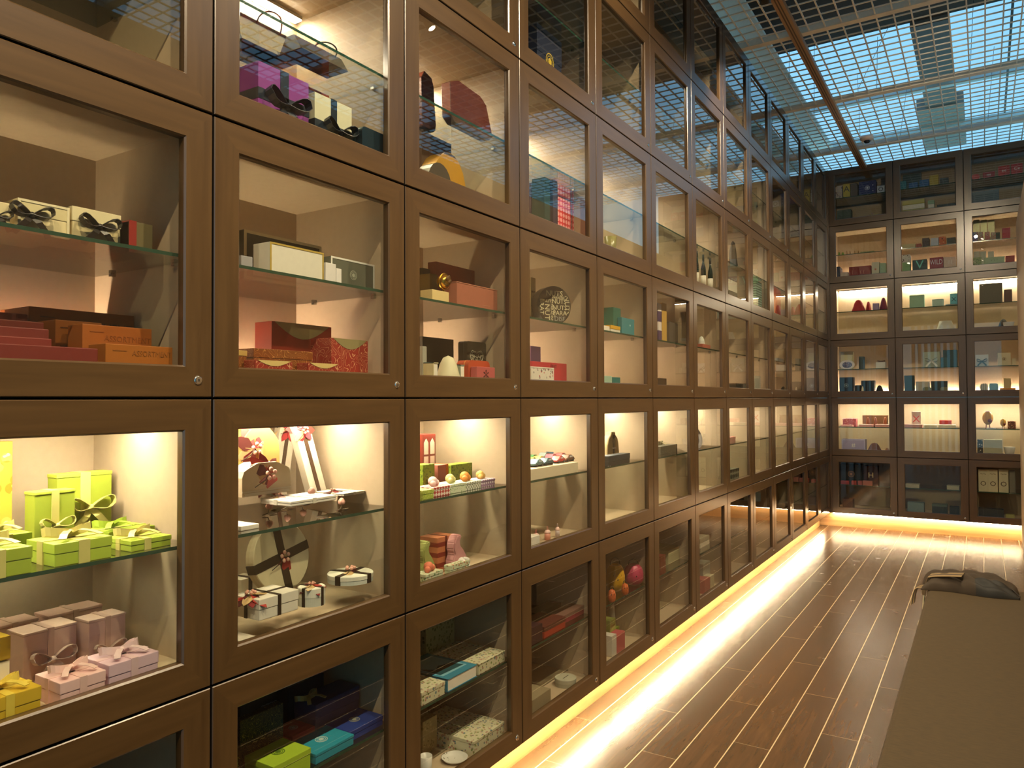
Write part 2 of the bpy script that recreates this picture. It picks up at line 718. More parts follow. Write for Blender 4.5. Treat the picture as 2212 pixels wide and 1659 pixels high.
def floor_mat():
    m, n, b = newmat('plank_tile_floor')
    t = n.nodes.new('ShaderNodeTexCoord')
    s = n.nodes.new('ShaderNodeSeparateXYZ')
    n.links.new(t.outputs['Object'], s.inputs[0])

    def mth(op, a, bb=None, c=None, clamp=False):
        q = n.nodes.new('ShaderNodeMath')
        q.operation = op
        q.use_clamp = clamp
        for i, v in enumerate((a, bb, c)):
            if v is None:
                continue
            if isinstance(v, (int, float)):
                q.inputs[i].default_value = v
            else:
                n.links.new(v, q.inputs[i])
        return q.outputs[0]
    pw = .2305 * U
    px = mth('DIVIDE', mth('SUBTRACT', s.outputs[0], .176 * U), pw)
    idx = mth('FLOOR', px)
    fx = mth('FRACT', px)
    ln = 1.75 * U
    off = mth('FRACT', mth('MULTIPLY', idx, .377))
    py = mth('ADD', mth('DIVIDE', s.outputs[1], ln), off)
    fy = mth('FRACT', py)
    idy = mth('FLOOR', py)
    gw = .0024 / pw
    gx = mth('MAXIMUM', mth('LESS_THAN', fx, gw), mth('GREATER_THAN', fx, 1 - gw))
    gwy = .0012 / ln
    gy = mth('MAXIMUM', mth('LESS_THAN', fy, gwy), mth('GREATER_THAN', fy, 1 - gwy))
    cb = n.nodes.new('ShaderNodeCombineXYZ')
    n.links.new(idx, cb.inputs[0])
    n.links.new(idy, cb.inputs[1])
    wn = n.nodes.new('ShaderNodeTexWhiteNoise')
    n.links.new(cb.outputs[0], wn.inputs[0])
    mp = n.nodes.new('ShaderNodeMapping')
    mp.inputs['Scale'].default_value = (26, 2.2, 1)
    n.links.new(t.outputs['Object'], mp.inputs[0])
    ad = n.nodes.new('ShaderNodeVectorMath')
    ad.operation = 'ADD'
    sc_ = n.nodes.new('ShaderNodeVectorMath')
    sc_.operation = 'SCALE'
    sc_.inputs['Scale'].default_value = 20
    n.links.new(wn.outputs['Color'], sc_.inputs[0])
    n.links.new(mp.outputs[0], ad.inputs[0])
    n.links.new(sc_.outputs[0], ad.inputs[1])
    no = n.nodes.new('ShaderNodeTexNoise')
    no.inputs['Scale'].default_value = 1.6
    no.inputs['Detail'].default_value = 8
    no.inputs['Distortion'].default_value = .8
    n.links.new(ad.outputs[0], no.inputs[0])
    v = mth('ADD', mth('MULTIPLY', no.outputs[0], .8), mth('MULTIPLY', wn.outputs['Value'], .22))
    c = ramp(n, v, [(.3, lin('4c3922')), (.55, lin('583f26')), (.8, lin('664a2d'))])
    mx = n.nodes.new('ShaderNodeMix')
    mx.data_type = 'RGBA'
    n.links.new(mth('MAXIMUM', gx, mth('MULTIPLY', gy, .5)), mx.inputs['Factor'])
    n.links.new(c, mx.inputs['A'])
    mx.inputs['B'].default_value = lin('cdb78f')
    n.links.new(mx.outputs['Result'], b.inputs['Base Color'])
    n2 = n.nodes.new('ShaderNodeTexNoise')
    n2.inputs['Scale'].default_value = 5
    n2.inputs['Detail'].default_value = 4
    n.links.new(t.outputs['Object'], n2.inputs[0])
    rr = mth('MULTIPLY_ADD', n2.outputs[0], .08, .22)
    n.links.new(rr, b.inputs['Roughness'])
    b.inputs['Specular IOR Level'].default_value = .55
    bp = n.nodes.new('ShaderNodeBump')
    bp.inputs['Strength'].default_value = .02
    bp.inputs['Distance'].default_value = .002
    n.links.new(no.outputs[0], bp.inputs['Height'])
    n.links.new(bp.outputs[0], b.inputs['Normal'])
    return m


g = G(floor_mat())
g.box(wv(-1, Y0 - .3, -PZ - .15), wv(6.3, D + 1, -PZ), None)
struct(g.obj('floor'))
# plinths under the cabinets with the strip lights
g = G(PLINTH)
g.box(wv(-.72, Y0, -PZ), wv(-.185, D - .002, 0), PLINTH)
struct(g.obj('baseboard_left'))
g = G(PLINTH_E)
g.box(wv(-.7, D + .14, -PZ), wv(3.6, D + .72, -.0005), PLINTH_E)
o = struct(g.obj('baseboard_end'))


def led_run(label, lo, hi):
    g = G(STEEL, E_FLO)
    a, b = wv(*lo), wv(*hi)
    g.box((a.x, a.y, a.z), (b.x, b.y, b.z), STEEL)
    e_ = .0015
    g.box((a.x + e_, a.y + e_, a.z - .002), (b.x - e_, b.y - e_, a.z), E_FLE if 'end wall' in label else E_FLO)
    o = g.obj('led_strip')
    tag(o, label, 'light strip')
    return o


seg = (D - 1.0) / 4
y = -1.0 - 2 * seg / 2
k = 0
names = ['nearest the camera', 'beside the floral box cabinet', 'past the pumpkin lantern cabinet', 'midway along the left wall', 'reaching the far corner']
yy = [-2.2, .55, 3.45, 6.35, 9.25, 12.15]
for i in range(5):
    led_run('warm light strip glowing under the left cabinets, ' + names[i], (-.105, yy[i] + .03, -.014), (-.075, yy[i + 1] - .03, -.0015))
led_run('warm light strip glowing under the end wall cabinets', (.0, D + .085, -.008), (3.0, D + .115, -.001))

BEIGE = M('cdb595', .75)
DARKW = M('3b3028', .8)
GREY = M('6d6862', .8)
sbox('wall_right', (XR, 0.2, -PZ), (XR + .12, D - .004, 4.70), BEIGE)
sbox('wall_far_right', (6.2, Y0, -PZ), (6.3, 10.4, 6.1), DARKW)
# back wall with a glazed opening and vertical fins
sbox('wall_back', (-1, Y0 - .2, -PZ), (-.2, Y0, 7.5), DARKW)
sbox('wall_back_right', (4.6, Y0 - .2, -PZ), (6.3, Y0, 7.5), DARKW)
sbox('wall_back_top', (-.2, Y0 - .2, 4.6), (4.6, Y0, 7.5), DARKW)
for i in range(9):
    x = .1 + i * .2
    sbox('trim_%d' % (i + 1), (x, Y0 - .16, -PZ), (x + .11, Y0 - .08, 4.6), GREY)
o = sbox('trim_30', (-.035, D - .001, 0), (E0 + .003, D + .7, 6.0), W_V)
# structure over the grille
ROOF = M('4f4438', .85)
sbox('wall_left_upper', (-1.3, Y0, 6.02), (-1.2, 17, 7.5), GREY)
g = G(ROOF)
g.box(wv(-1.3, Y0, 7.5), wv(6.3, 10.65, 7.7), ROOF)
g.box(wv(1.45, 10.65, 7.42), wv(1.95, 16.8, 7.62), M('77716b', .7))
g.box(wv(1.3, 14.2, 7.38), wv(2.06, 16.8, 7.60), M('8a857c', .7))
struct(g.obj('ceiling_upper'))
g = G(M('b9bab8', .7))
g.box(wv(-1.2, Y0, 6.72), wv(-.42, 13.6, 6.76), M('7d6a58', .7))
g.box(wv(-.42, Y0, 6.66), wv(-.02, 13.6, 6.70), M('e6e6e2', .7))
struct(g.obj('trim_20'))
g = G(M('c9d2cf', .6))
for yc in (12.9, 15.2):
    g.box(wv(-.8, yc, 7.30), wv(6, yc + .12, 7.40), None)
g.box(wv(2.66, 9.6, 7.0), wv(2.69, 14, 7.03), BLACK)
struct(g.obj('trim_21'))
# suspended grille, cell by cell, as one ceiling
GRM = M('f2efe6', .5)
GRD = M('cfc6b6', .5)
g = G(GRM)
p = .162
bw, bh = .014, .014
x0, x1 = -.03, 5.8
y1_ = D + .0
ys = Y0
nx = int((x1 - .06) / p)
for i in range(nx + 1):
    x = .09 + i * p
    g.box(wv(x - bw / 2, Y0, 6.0), wv(x + bw / 2, y1_, 6.0 + bh), None)
ny = int((y1_ - Y0) / p)
for j in range(ny + 1):
    y = y1_ - .07 - j * p
    g.box(wv(x0, y - bw / 2, 6.0 + .001), wv(x1, y + bw / 2, 6.0 + bh - .001), None)
for y in (11.38, 9.16, 6.94, 4.72, 2.5, .28, -1.94):
    g.box(wv(x0, y - .045, 5.992), wv(x1, y + .045, 6.06), None)
struct(g.obj('ceiling'))
# hanger wires
for i, (a, b) in enumerate([((1.15, 9.2), (1.05, 10.4)), ((.95, 9.0), (1.3, 9.9)), ((.7, 11.2), (.62, 11.6)), ((1.25, 11.3), (1.35, 11.9)), ((2.2, 9.3), (2.25, 10)), ((.25, 8.2), (.22, 8.5)), ((2.4, 11.2), (2.5, 11.7)), ((.3, 9.6), (.3, 9.7))]):
    g = G(M('5b6c78', .5))
    g.tube([wv(a[0], a[1], 6.05), wv(b[0], b[1], 7.3)], .0022, None, 5)
    o = g.obj('hanger_wire')
    tag(o, 'thin steel hanger wire rising above the ceiling grille', 'wire', 'hanger wires above the ceiling grille')
# lighting track
TRK = M('a98a67', .45)
g = G(TRK, BLACK)
g.box(wv(.555, Y0 + .2, 5.935), wv(.655, 9.7, 5.99), TRK)
g.box(wv(.555, 9.76, 5.935), wv(.655, D - .01, 5.99), TRK)
for xx in (.585, .612):
    g.box(wv(xx, Y0 + .2, 5.931), wv(xx + .012, 9.7, 5.936), M('5a4632', .5))
    g.box(wv(xx, 9.76, 5.931), wv(xx + .012, D - .01, 5.936), M('5a4632', .5))
g.box(wv(.57, 9.70, 5.94), wv(.64, 9.76, 5.985), M('c9ad88', .5))
o = g.obj('lighting_track')
tag(o, 'long tan lighting track running along the ceiling grille', 'lighting track')
g = G(TRK)  # second track, added out of view to hang fill spots from
g.box(wv(2.30, Y0 + .2, 5.935), wv(2.40, 6.0, 5.99), TRK)
o = g.obj('lighting_track')
tag(o, 'second tan lighting track above the bench, added unseen for fill spotlights', 'lighting track')
SPOTS = [(.60, 3.0, -.1, 4.6, 3.0, .25), (.60, 5.5, .0, 9.0, 1.2, .5)] + [(2.35, y, -.2, y + .7, 1.0, 1.0) for y in (-3.0, -1.2, .6, 2.4, 4.2)] + [(2.35, 5.6, -.2, 7.6, .8, .9), (2.2, 5.9, 1.2, 12.3, .6, .7)]  # heads on the second track are added fill light, all out of view
for x, y, ax_, ay_, az_, pw_ in SPOTS:
    r = empty('unseen_spotlight')
    r.location = wv(x, y, 5.93)
    aim = (wv(ax_, ay_, az_) - wv(x, y, 5.75)).normalized()
    q = aim.to_track_quat('-Z', 'Y').to_matrix().to_4x4()
    g = G(BLACK)
    g.tube([(0, 0, 0), (0, 0, -.05)], .008, BLACK)
    g.obj('stem', r)
    g = G(M('2a2623', .4))
    g.lathe([(0, .06), (.03, .055), (.034, -.05), (.028, -.05), (.024, 0), (0, 0)], None, 18, Matrix.Translation((0, 0, -.09)) @ q)
    g.obj('lamp_head', r)
    g = G(emis('spot_lens', (1, .84, .62), 20))
    g.lathe([(0, -.040), (.026, -.040), (.026, -.043), (0, -.043)], None, 18, Matrix.Translation((0, 0, -.09)) @ q)
    g.obj('lens', r)
    tag(r, 'unseen black spotlight hanging from a tan ceiling track', 'spotlight', 'track spotlights')
    ld = bpy.data.lights.new('spot_light', 'SPOT')
    ld.energy = SPOT * pw_
    ld.color = (1, .80, .52)
    ld.spot_size = math.radians(105)
    ld.spot_blend = 1.0
    ld.shadow_soft_size = .02
    lo = bpy.data.objects.new('spot_light', ld)
    COL.objects.link(lo)
    lo.parent = r
    lo.matrix_local = Matrix.Translation(Vector((0, 0, -.09)) + aim * .055) @ q
# dome camera under the grille
P = on(1873, 299, 2, 5.97)
r = empty('dome_camera')
r.location = wv(P.x, P.y, 6.0)
g = G(WHITE)
g.lathe([(0, 0), (.058, 0), (.066, -.012), (.062, -.03), (.045, -.042), (.03, -.045), (0, -.045)], M('e9dcd6', .4), 24)
g.obj('housing', r)
g = G(M('1c2430', .1))
g.lathe([(.032, -.040), (.03, -.055), (.018, -.066), (0, -.069)], None, 20)
g.obj('dome_lens', r)
tag(r, 'white dome security camera under the ceiling grille', 'camera')
# ------------------------------------------------------------------ item builders (local: +X to the viewer, +Y right, +Z up, base centre)
def fbow(g, s, mat, c=(0, 0, 0), ax='front', loops=2, tails=2, width=None, droop=.35):
    """ribbon bow of half-span s, drawn in a plane facing +X ('front') or +Z ('top')"""
    w_ = width or s * .38
    g2 = G(mat)
    for sg in (-1, 1)[:loops]:
        pts = []
        for k in range(11):
            t = k / 10 * math.pi
            r_ = s * math.sin(t) ** .8 if 0 < k < 10 else 0
            yv = sg * (s * math.sin(t / 1) if k else 0)
            a = (k / 10 - .5) * 1.1
            pts.append((.2 * s * math.sin(t) + .004 + (.10 * s if k > 5 else 0), sg * s * math.sin(t), s * .55 * math.sin(2 * t) * .5 + s * .30 * math.sin(t)))
        g2.band(pts, (1, 0, .25), w_)
    for sg in (-1, 1)[:tails]:
        pts = [(.006, 0, 0), (.012 + s * .08, sg * s * .28, -s * droop), (.010 + s * .05, sg * s * .6, -s * droop * 2), (.006, sg * s * .82, -s * droop * 2.9)]
        g2.band(pts, (0, .9, .4 * sg), w_ * .8)
    g2.ball((.010, 0, 0), s * .16, mat, 8, (.8, 1, 1.1))
    mt = Matrix.Translation(c)
    if ax == 'top':
        mt = mt @ FLAT_UP
    g2.xf(mt)
    base = len(g.bm.verts)
    me = bpy.data.meshes.new('tmp')
    g2.bm.to_mesh(me)
    g2.bm.free()
    i = g.mi(mat)
    n0 = len(g.bm.faces)
    g.bm.from_mesh(me)
    g.bm.faces.ensure_lookup_table()
    for f in g.bm.faces[n0:]:
        f.material_index = i
    bpy.data.meshes.remove(me)


def B_box(w, d, h, c='cccccc', lid=None, lidh=.45, rib=None, ribw=.16, bow=None, bowax=None, text=None, tcol='3a1f10', tsize=.5,
          rough=.5, mat=None, ribpos=.0, bev=.0015, cross=True, border=None, seal=None, slots=0, bowpos=(0, 0)):
    mt = mat or M(c, rough)
    parts = []
    simple = not (lid or rib or bow or text or border or seal or slots)
    g = G(mt)
    hl = h * (1 - lidh) if lid else h
    ins = .0012 if lid else 0
    g.box((-d / 2 + ins, -w / 2 + ins, 0), (d / 2 - ins, w / 2 - ins, hl), mt, bev)
    if simple:
        return g.obj('box')
    r = empty('box')
    g.obj('box_base', r)
    if lid:
        lm = mt if lid is True else (lid if not isinstance(lid, str) else M(lid, rough))
        g = G(lm)
        g.box((-d / 2, -w / 2, hl + .0004), (d / 2, w / 2, h), lm, bev)
        g.obj('lid', r)
    if rib:
        rm = M(rib, .35)
        g = G(rm)
        rw = ribw * min(w, max(d, h))
        e_ = .0012
        y = ribpos * w
        g.box((-d / 2 - e_, y - rw / 2, 0.0), (d / 2 + e_, y + rw / 2, h + e_), rm)
        if cross and d > h:
            g.box((-rw / 2, -w / 2 - e_, 0.0), (rw / 2, w / 2 + e_, h + e_), rm)
        elif cross == 'h':
            zc = h * .42
            g.box((-d / 2 - e_, -w / 2 - e_, zc - rw / 2), (d / 2 + e_, w / 2 + e_, zc + rw / 2), rm)
        g.obj('ribbon', r)
    if bow:
        bm_ = M(bow, .35)
        g = G(bm_)
        if (bowax or ('top' if d > h else 'front')) == 'top':
            fbow(g, min(w, d) * .42, bm_, (bowpos[0] * d, ribpos * w + bowpos[1] * w, h + .001), 'top')
        else:
            fbow(g, w * .40, bm_, (d / 2 + .001, ribpos * w + bowpos[1] * w, h * (.42 + bowpos[0])), 'front')
        g.obj('bow', r)
    if border:
        bm_ = M(border, .5)
        g = G(bm_)
        t = .05 * w if w < h * 2 else .06 * h
        x = d / 2
        for a, b in (((x, -w / 2, 0), (x + .0012, w / 2, t)), ((x, -w / 2, h - t), (x + .0012, w / 2, h)), ((x, -w / 2, t), (x + .0012, -w / 2 + t, h - t)), ((x, w / 2 - t, t), (x + .0012, w / 2, h - t))):
            g.box(a, b, bm_)
        g.obj('border', r)
    if text:
        if isinstance(text, str):
            text = [(text, 0, 0)]
        for tx in text:
            o = lettering(r, tx[0], tsize * h if len(tx) < 4 else tx[3] * h, M(tcol, .5), (d / 2 + .0002, tx[1] * w, h * (.5 + tx[2])))
            for ax_, half, cc in ((1, w / 2 * .96, tx[1] * w), (2, h / 2 * .96, 0)):
                vs_ = [v.co[ax_] for v in o.data.vertices]
                if not vs_:
                    continue
                mid, hw = (min(vs_) + max(vs_)) / 2, (max(vs_) - min(vs_)) / 2
                room = half if ax_ == 2 else half - abs(mid)
                if hw > room:
                    k_ = room / hw
                    for v in o.data.vertices:
                        v.co[ax_] = mid + (v.co[ax_] - mid) * k_
    if seal:
        g = G(M(seal, .4))
        top = d > h
        rr = .16 * min(w, d if top else h)
        mt_ = Matrix.Translation((0, 0, h)) if top else Matrix.Translation((d / 2, 0, h * .5)) @ Matrix.Rotation(math.pi / 2, 4, 'Y')
        for a, b in ((rr, rr * .88), (rr * .7, rr * .62)):
            g.lathe([(b, 0), (a, 0), (a, .0008), (b, .0008), (b, 0)], None, 28, mt_, False)
        g.lathe([(0, .0008), (rr * .45, .0008), (rr * .45, 0), (0, 0)], None, 6, mt_, False)
        g.obj('emblem', r)
    if slots:
        g = G(M(tcol, .5))
        for k in range(slots):
            z = h * (k + .62) / slots
            g.box((d / 2, -w * .40, z - .002), (d / 2 + .0008, -w * .40 + min(.2 * w, .03), z), None)
        g.obj('slot', r)
    return r


def B_rabbit(w, d, h, c='8b9a55', tail=None):
    g = G(M(c, .7))
    poly = [(-.5, 0), (-.48, .28), (-.36, .46), (-.44, .60), (-.40, .78), (-.22, .97), (.02, 1.0), (.10, .92), (-.02, .80), (.02, .66), (.20, .55), (.36, .40), (.50, .24), (.5, 0)]
    R = Matrix(((0, 0, 1, 0), (1, 0, 0, 0), (0, 1, 0, 0), (0, 0, 0, 1)))
    g.prism([(a * w, b * h) for a, b in poly], -d / 2, d / 2, None, R)
    bmesh.ops.bevel(g.bm, geom=g.bm.edges[:], offset=.004, segments=2, affect='EDGES')
    if not tail:
        return g.obj('rabbit_box')
    r = empty('rabbit_box')
    g.obj('body', r)
    g = G(M(tail, .9))
    g.ball((d / 2 + .004, 0, h * .15), w * .26, None, 14)
    for k in range(26):
        a = random.uniform(0, 6.28)
        b = random.uniform(-1, 1)
        g.ball((d / 2 + .004 + w * .2 * abs(math.cos(b)), w * .2 * math.cos(a), h * .15 + w * .2 * math.sin(a)), w * .09, None, 6)
    g.obj('tail', r)
    return r


def B_round(w, d, h, c='eeeeee', lid='f2f2f2', rib=None, bow=None, lean=0, n=40, flower=False, pat=None, oval=1.0, text=None, ribw=.13, tcol='333333'):
    """flat round box of diameter w; lean>0: stands on its rim facing the viewer"""
    if lean:
        w = min(w, h * .90)
    R_ = w / 2
    th = d if lean else h
    r = empty('round_box')
    mt = pat or M(c, .55)
    ml = pat or M(lid, .55)
    pr = [(0, 0), (R_ * .985, 0), (R_ * .985, th * .55), (R_ * .8, th * .55), (0, th * .55)]
    pl = [(0, th * .5), (R_, th * .5), (R_, th - .002), (R_ - .002, th), (0, th)]
    if lean:
        T = Matrix.Translation((-th / 2, 0, R_)) @ Matrix.Rotation(math.pi / 2, 4, 'Y')
        T = Matrix.Rotation(math.radians(-lean), 4, 'Y') @ T
    else:
        T = Matrix.Identity(4)
    for nm, p_, mm in (('box_base', pr, mt), ('lid', pl, ml)):
        g = G(mm)
        g.lathe(p_, mm, n, Matrix.Diagonal((oval, 1, 1, 1)), False)
        g.xf(T)
        g.obj(nm, r)
    if rib:
        g = G(M(rib, .4))
        rw = w * ribw
        e_ = .0012
        g.box((-rw / 2, -R_ * .99 - e_, 0), (rw / 2, R_ * .99 + e_, th + e_), None, 0, Matrix.Rotation(math.radians(12), 4, 'Z'))
        g.box((-R_ * oval * .99 - e_, -rw / 2, 0), (R_ * oval * .99 + e_, rw / 2, th + e_), None, 0, Matrix.Rotation(math.radians(8), 4, 'Z'))
        g.xf(T)
        g.obj('ribbon', r)
    if flower:
        o = flowers(w * .26 if not isinstance(flower, float) else flower)
        o.parent = r
        o.matrix_local = T @ Matrix.Translation((0, 0, th)) @ Matrix.Rotation(math.radians(-90), 4, 'Y')
    if text:
        lettering(r, text, w * .3, M(tcol, .5), (0, 0, th + .0002) if not lean else (d / 2, 0, R_), flip=(FLAT_UP if not lean else None))
    return r


def flowers(s, reds=('7d1a1c', 'a8322c', '4a1713', 'cfae78'), name='dried_flowers'):
    """bow of leaves and rosebuds facing +X"""
    g = G(*[M(c, .5) for c in reds], M('3b2a18', .6), M('e0a892', .5))
    for k in range(9):
        a = k / 9 * 6.283 + random.uniform(-.3, .3)
        L = s * random.uniform(1.05, 1.6)
        wd_ = L * .27
        tilt = random.uniform(.1, .6)
        pts = []
        poly = [(0, 0), (wd_, L * .4), (wd_ * .7, L * .75), (0, L), (-wd_ * .7, L * .72), (-wd_, L * .38)]
        mt = Matrix.Rotation(a, 4, 'X') @ Matrix.Rotation(-tilt, 4, 'Y')
        Rm = Matrix(((0, 0, 1, 0), (1, 0, 0, 0), (0, 1, 0, 0), (0, 0, 0, 1)))
        g.prism(poly, .001, .0022, g.mats[k % 4], Matrix.Translation((.001 + k * .0004, 0, 0)) @ mt @ Rm)
    for k in range(5):
        a = k / 5 * 6.283 + .4
        rr = s * .24
        g.ball((s * .26, rr * math.cos(a), rr * math.sin(a)), s * .105, g.mats[5], 8, (1, .9, 1.1))
    g.tube([(.004, 0, 0), (s * .2, -s * .3, -s * .3), (s * .15, -s * .9, -s * .6)], s * .025, g.mats[4], 5)
    return g.obj(name)


def B_giftflower(w, d, h, c='efe9dc', rib='3a2a20', fs=.05, ax='top', fpos=(0, 0), cross=True, ribpos=0, lean=0, ribw=.1):
    r = B_box(w, d, h, c, lid=True, lidh=.5, rib=rib, ribw=ribw, cross=cross, ribpos=ribpos)
    if fs:
        o = flowers(fs)
        o.parent = r
        if ax == 'top':
            o.matrix_local = Matrix.Translation((fpos[0] * d, fpos[1] * w, h + .002)) @ FLAT_UP
        else:
            o.matrix_local = Matrix.Translation((d / 2 + .002, fpos[1] * w, h * (.5 + fpos[0])))
    return r


def B_scallop(w, d, h, c='c59a5c', fs=.04, fpos=(0, 0)):
    r = empty('scalloped_box')
    R = Matrix(((0, 0, 1, 0), (1, 0, 0, 0), (0, 1, 0, 0), (0, 0, 0, 1)))
    poly = [(-.5, 0), (.5, 0), (.5, .55)]
    for k in range(9):
        a = k / 8 * math.pi
        b = a
        poly.append((.5 * math.cos(a) * 1.0, .55 + .40 * math.sin(a) + .03 * (k % 2)))
    poly.append((-.5, .55))
    g = G(M(c, .5))
    g.prism([(a * w, b * h) for a, b in poly], -d / 2, d / 2, None, R)
    g.obj('body', r)
    g = G(M('efe6d0', .5))
    g.box((d / 2, -w * .5, h * .12), (d / 2 + .0015, w * .5, h * .16), None)
    g.box((d / 2, -w * .46, h * .02), (d / 2 + .003, w * .46, h * .10), None)
    g.obj('trim_band', r)
    if fs:
        o = flowers(fs)
        o.parent = r
        o.matrix_local = Matrix.Translation((d / 2 + .003, fpos[1] * w, h * (.5 + fpos[0])))
    return r


def B_bag(w, d, h, c='8d857a', bottom='3d3833', handle='9a3b44', inner=None, lay=False):
    r = empty('paper_bag')
    mt = M(c, .45)
    g = G(mt, M(bottom, .5))
    g.box((-d / 2, -w / 2, .001), (d / 2, w / 2, h), mt)
    fs = [f for f in g.bm.faces if f.calc_center_median().z > h - .001]
    bmesh.ops.delete(g.bm, geom=fs, context='FACES')
    for v in g.bm.verts:
        if v.co.z > h * .5:
            v.co.x *= .35
    bmesh.ops.solidify(g.bm, geom=g.bm.faces[:], thickness=.0012)
    g.obj('body', r)
    g = G(M(bottom, .5))
    g.box((-d / 2 - .0005, -w / 2 - .0005, 0), (d / 2 + .0005, w / 2 + .0005, .001), None)
    g.obj('base_panel', r)
    for sx_ in (1,):
        g = G(M(handle, .5))
        pts = []
        for k in range(13):
            a = k / 12 * math.pi
            pts.append((d * .2 + .03 * math.sin(a), w * .22 * math.cos(a) + w * .12, h - .01 + h * .42 * math.sin(a) ** .7))
        g.tube(pts, .0022, None, 6)
        g.obj('handle', r)
    return r


def B_lump(w, d, h, c='a22b33', rough=.6):
    g = G(M(c, rough))
    g.lathe([(0, 0), (.5, 0), (.52, .1), (.47, .4), (.36, .7), (.2, .92), (0, 1)], None, 20, None, True)
    for v in g.bm.verts:
        v.co = Vector((v.co.x * d * (1 + .08 * math.sin(9 * v.co.z)), v.co.y * w * (1 + .1 * math.sin(5 * v.co.z + 2)), v.co.z * h))
    return g.obj('rounded_box')


def B_pumpkin(w, d, h, c='d8a21d', face=(('20100a'))):
    r = empty('pumpkin_lantern')
    g = G(M(c, .35))
    n = 36
    prof = [(.0, .0), (.25, .0), (.4, .08), (.5, .3), (.5, .58), (.42, .84), (.3, .97), (.27, .99), (.24, .97), (0, .93)]
    g.lathe(prof, None, n)
    for v in g.bm.verts:
        a = math.atan2(v.co.y, v.co.x)
        k = 1 - .045 * (.5 + .5 * math.cos(a * 10))
        v.co = Vector((v.co.x * w * k, v.co.y * w * k, v.co.z * h))
    g.obj('body', r)
    g = G(M('2a120a', .5))

    def onsurf(y, z):
        rr = .47 * w * math.sqrt(max(.05, 1 - ((z - .48) / .62) ** 2))
        return Vector((math.sqrt(max(.0001, rr * rr - (y * w) ** 2)) + .001, y * w, z * h))
    for tri in ([(-.22, .62), (-.08, .60), (-.16, .76)], [(.08, .60), (.22, .62), (.16, .76)], [(-.04, .46), (.04, .46), (0, .55)]):
        ps = [onsurf(*q) for q in tri]
        vs = [g.bm.verts.new(q) for q in ps] + [g.bm.verts.new(q + Vector((.0015, 0, 0))) for q in ps]
        for f in ((3, 4, 5), (0, 2, 1), (0, 1, 4, 3), (1, 2, 5, 4), (2, 0, 3, 5)):
            g.bm.faces.new([vs[i] for i in f])
    pts = [onsurf(-.24 + .06 * k, (.36 if k % 2 else .30) - .05 * math.sin(k / 8 * math.pi)) for k in range(9)]
    g.tube(pts, w * .018, None, 5)
    g.obj('carved_face', r)
    g = G(M('3a2a18', .5))
    g.tube([(0, -.26 * w, h * .98), (0, -.2 * w, h * 1.18), (0, 0, h * 1.28), (0, .2 * w, h * 1.18), (0, .26 * w, h * .98)], .0022, None, 6)
    g.obj('handle', r)
    return r


def B_car(w, d, h, c='4a8a4a'):
    r = empty('toy_car')
    g = G(M(c, .25, .2))
    R = Matrix(((0, 0, 1, 0), (1, 0, 0, 0), (0, 1, 0, 0), (0, 0, 0, 1)))
    poly = [(-.5, .2), (-.5, .42), (-.38, .52), (-.26, .58), (-.14, .92), (.12, 1.0), (.30, .78), (.44, .58), (.5, .4), (.5, .2)]
    g.prism([(a * w, b * h) for a, b in poly], -d / 2, d / 2, None, R)
    bmesh.ops.bevel(g.bm, geom=g.bm.edges[:], offset=w * .03, segments=2, affect='EDGES')
    g.obj('body', r)
    g = G(M('dfe6ea', .15))
    for a, b in ((-.10, .02), (.05, .22)):
        g.prism([(a * w, .62 * h), (b * w, .62 * h), ((b - .03) * w, .86 * h), ((a + .04) * w, .86 * h)], d / 2 - .0002, d / 2 + .0006, None, R)
    g.obj('side_window', r)
    for yy in (-.3, .3):
        g = G(M('2a2a2c', .4), CHROME)
        g.lathe([(0, -d / 2 - .001), (h * .2, -d / 2 - .001), (h * .22, -d / 2 + .002), (h * .22, d / 2 - .002), (h * .2, d / 2 + .001), (0, d / 2 + .001)], None, 12,
                Matrix.Translation((0, yy * w, h * .22)) @ Matrix.Rotation(math.pi / 2, 4, 'Y'))
        g.obj('wheel', r)
    return r


def B_bottle(w, d, h, c='1c2a1e', label='cfc8b8'):
    r = empty('bottle')
    R_ = w / 2
    g = G(M(c, .08, 0, .5))
    g.lathe([(0, 0), (R_, 0), (R_, .58 * h), (R_ * .9, .66 * h), (R_ * .42, .76 * h), (R_ * .38, .97 * h), (0, .97 * h)], None, 20)
    g.obj('glass_body', r)
    g = G(M('2b2b28', .4))
    g.lathe([(0, .84 * h), (R_ * .44, .84 * h), (R_ * .44, h), (0, h)], None, 16)
    g.obj('cap', r)
    g = G(M(label, .6))
    g.lathe([(R_, .15 * h), (R_ + .0008, .15 * h), (R_ + .0008, .45 * h), (R_, .45 * h), (R_, .15 * h)], None, 20)
    g.obj('paper_label', r)
    return r


def B_mug(w, d, h, c='d98a86', top='f0c8c0'):
    r = empty('mini_tin')
    g = G(M(c, .4))
    g.lathe([(0, 0), (w * .5, 0), (w * .5, h * .5), (0, h * .5)], None, 20)
    g.obj('body', r)
    g = G(M(top, .4))
    g.lathe([(0, h * .5), (w * .52, h * .5), (w * .52, h * .58), (w * .3, h * .72), (0, h * .74)], None, 20)
    g.obj('lid', r)
    g = G(M(c, .4))
    g.tube([(0, w * .2 * math.cos(a / 8 * 3.1416), h * .72 + h * .26 * math.sin(a / 8 * 3.1416)) for a in range(9)], w * .06, None, 6)
    g.obj('handle', r)
    return r


def B_bowl(w, d, h, c='d8d6cc', pat=None):
    R_ = w / 2
    g = G(pat or M(c, .25))
    g.lathe([(0, 0), (R_ * .62, 0), (R_ * .82, h * .35), (R_, h), (R_ * .95, h), (R_ * .76, h * .4), (R_ * .55, h * .12), (0, h * .12)], None, 32)
    return g.obj('bowl')


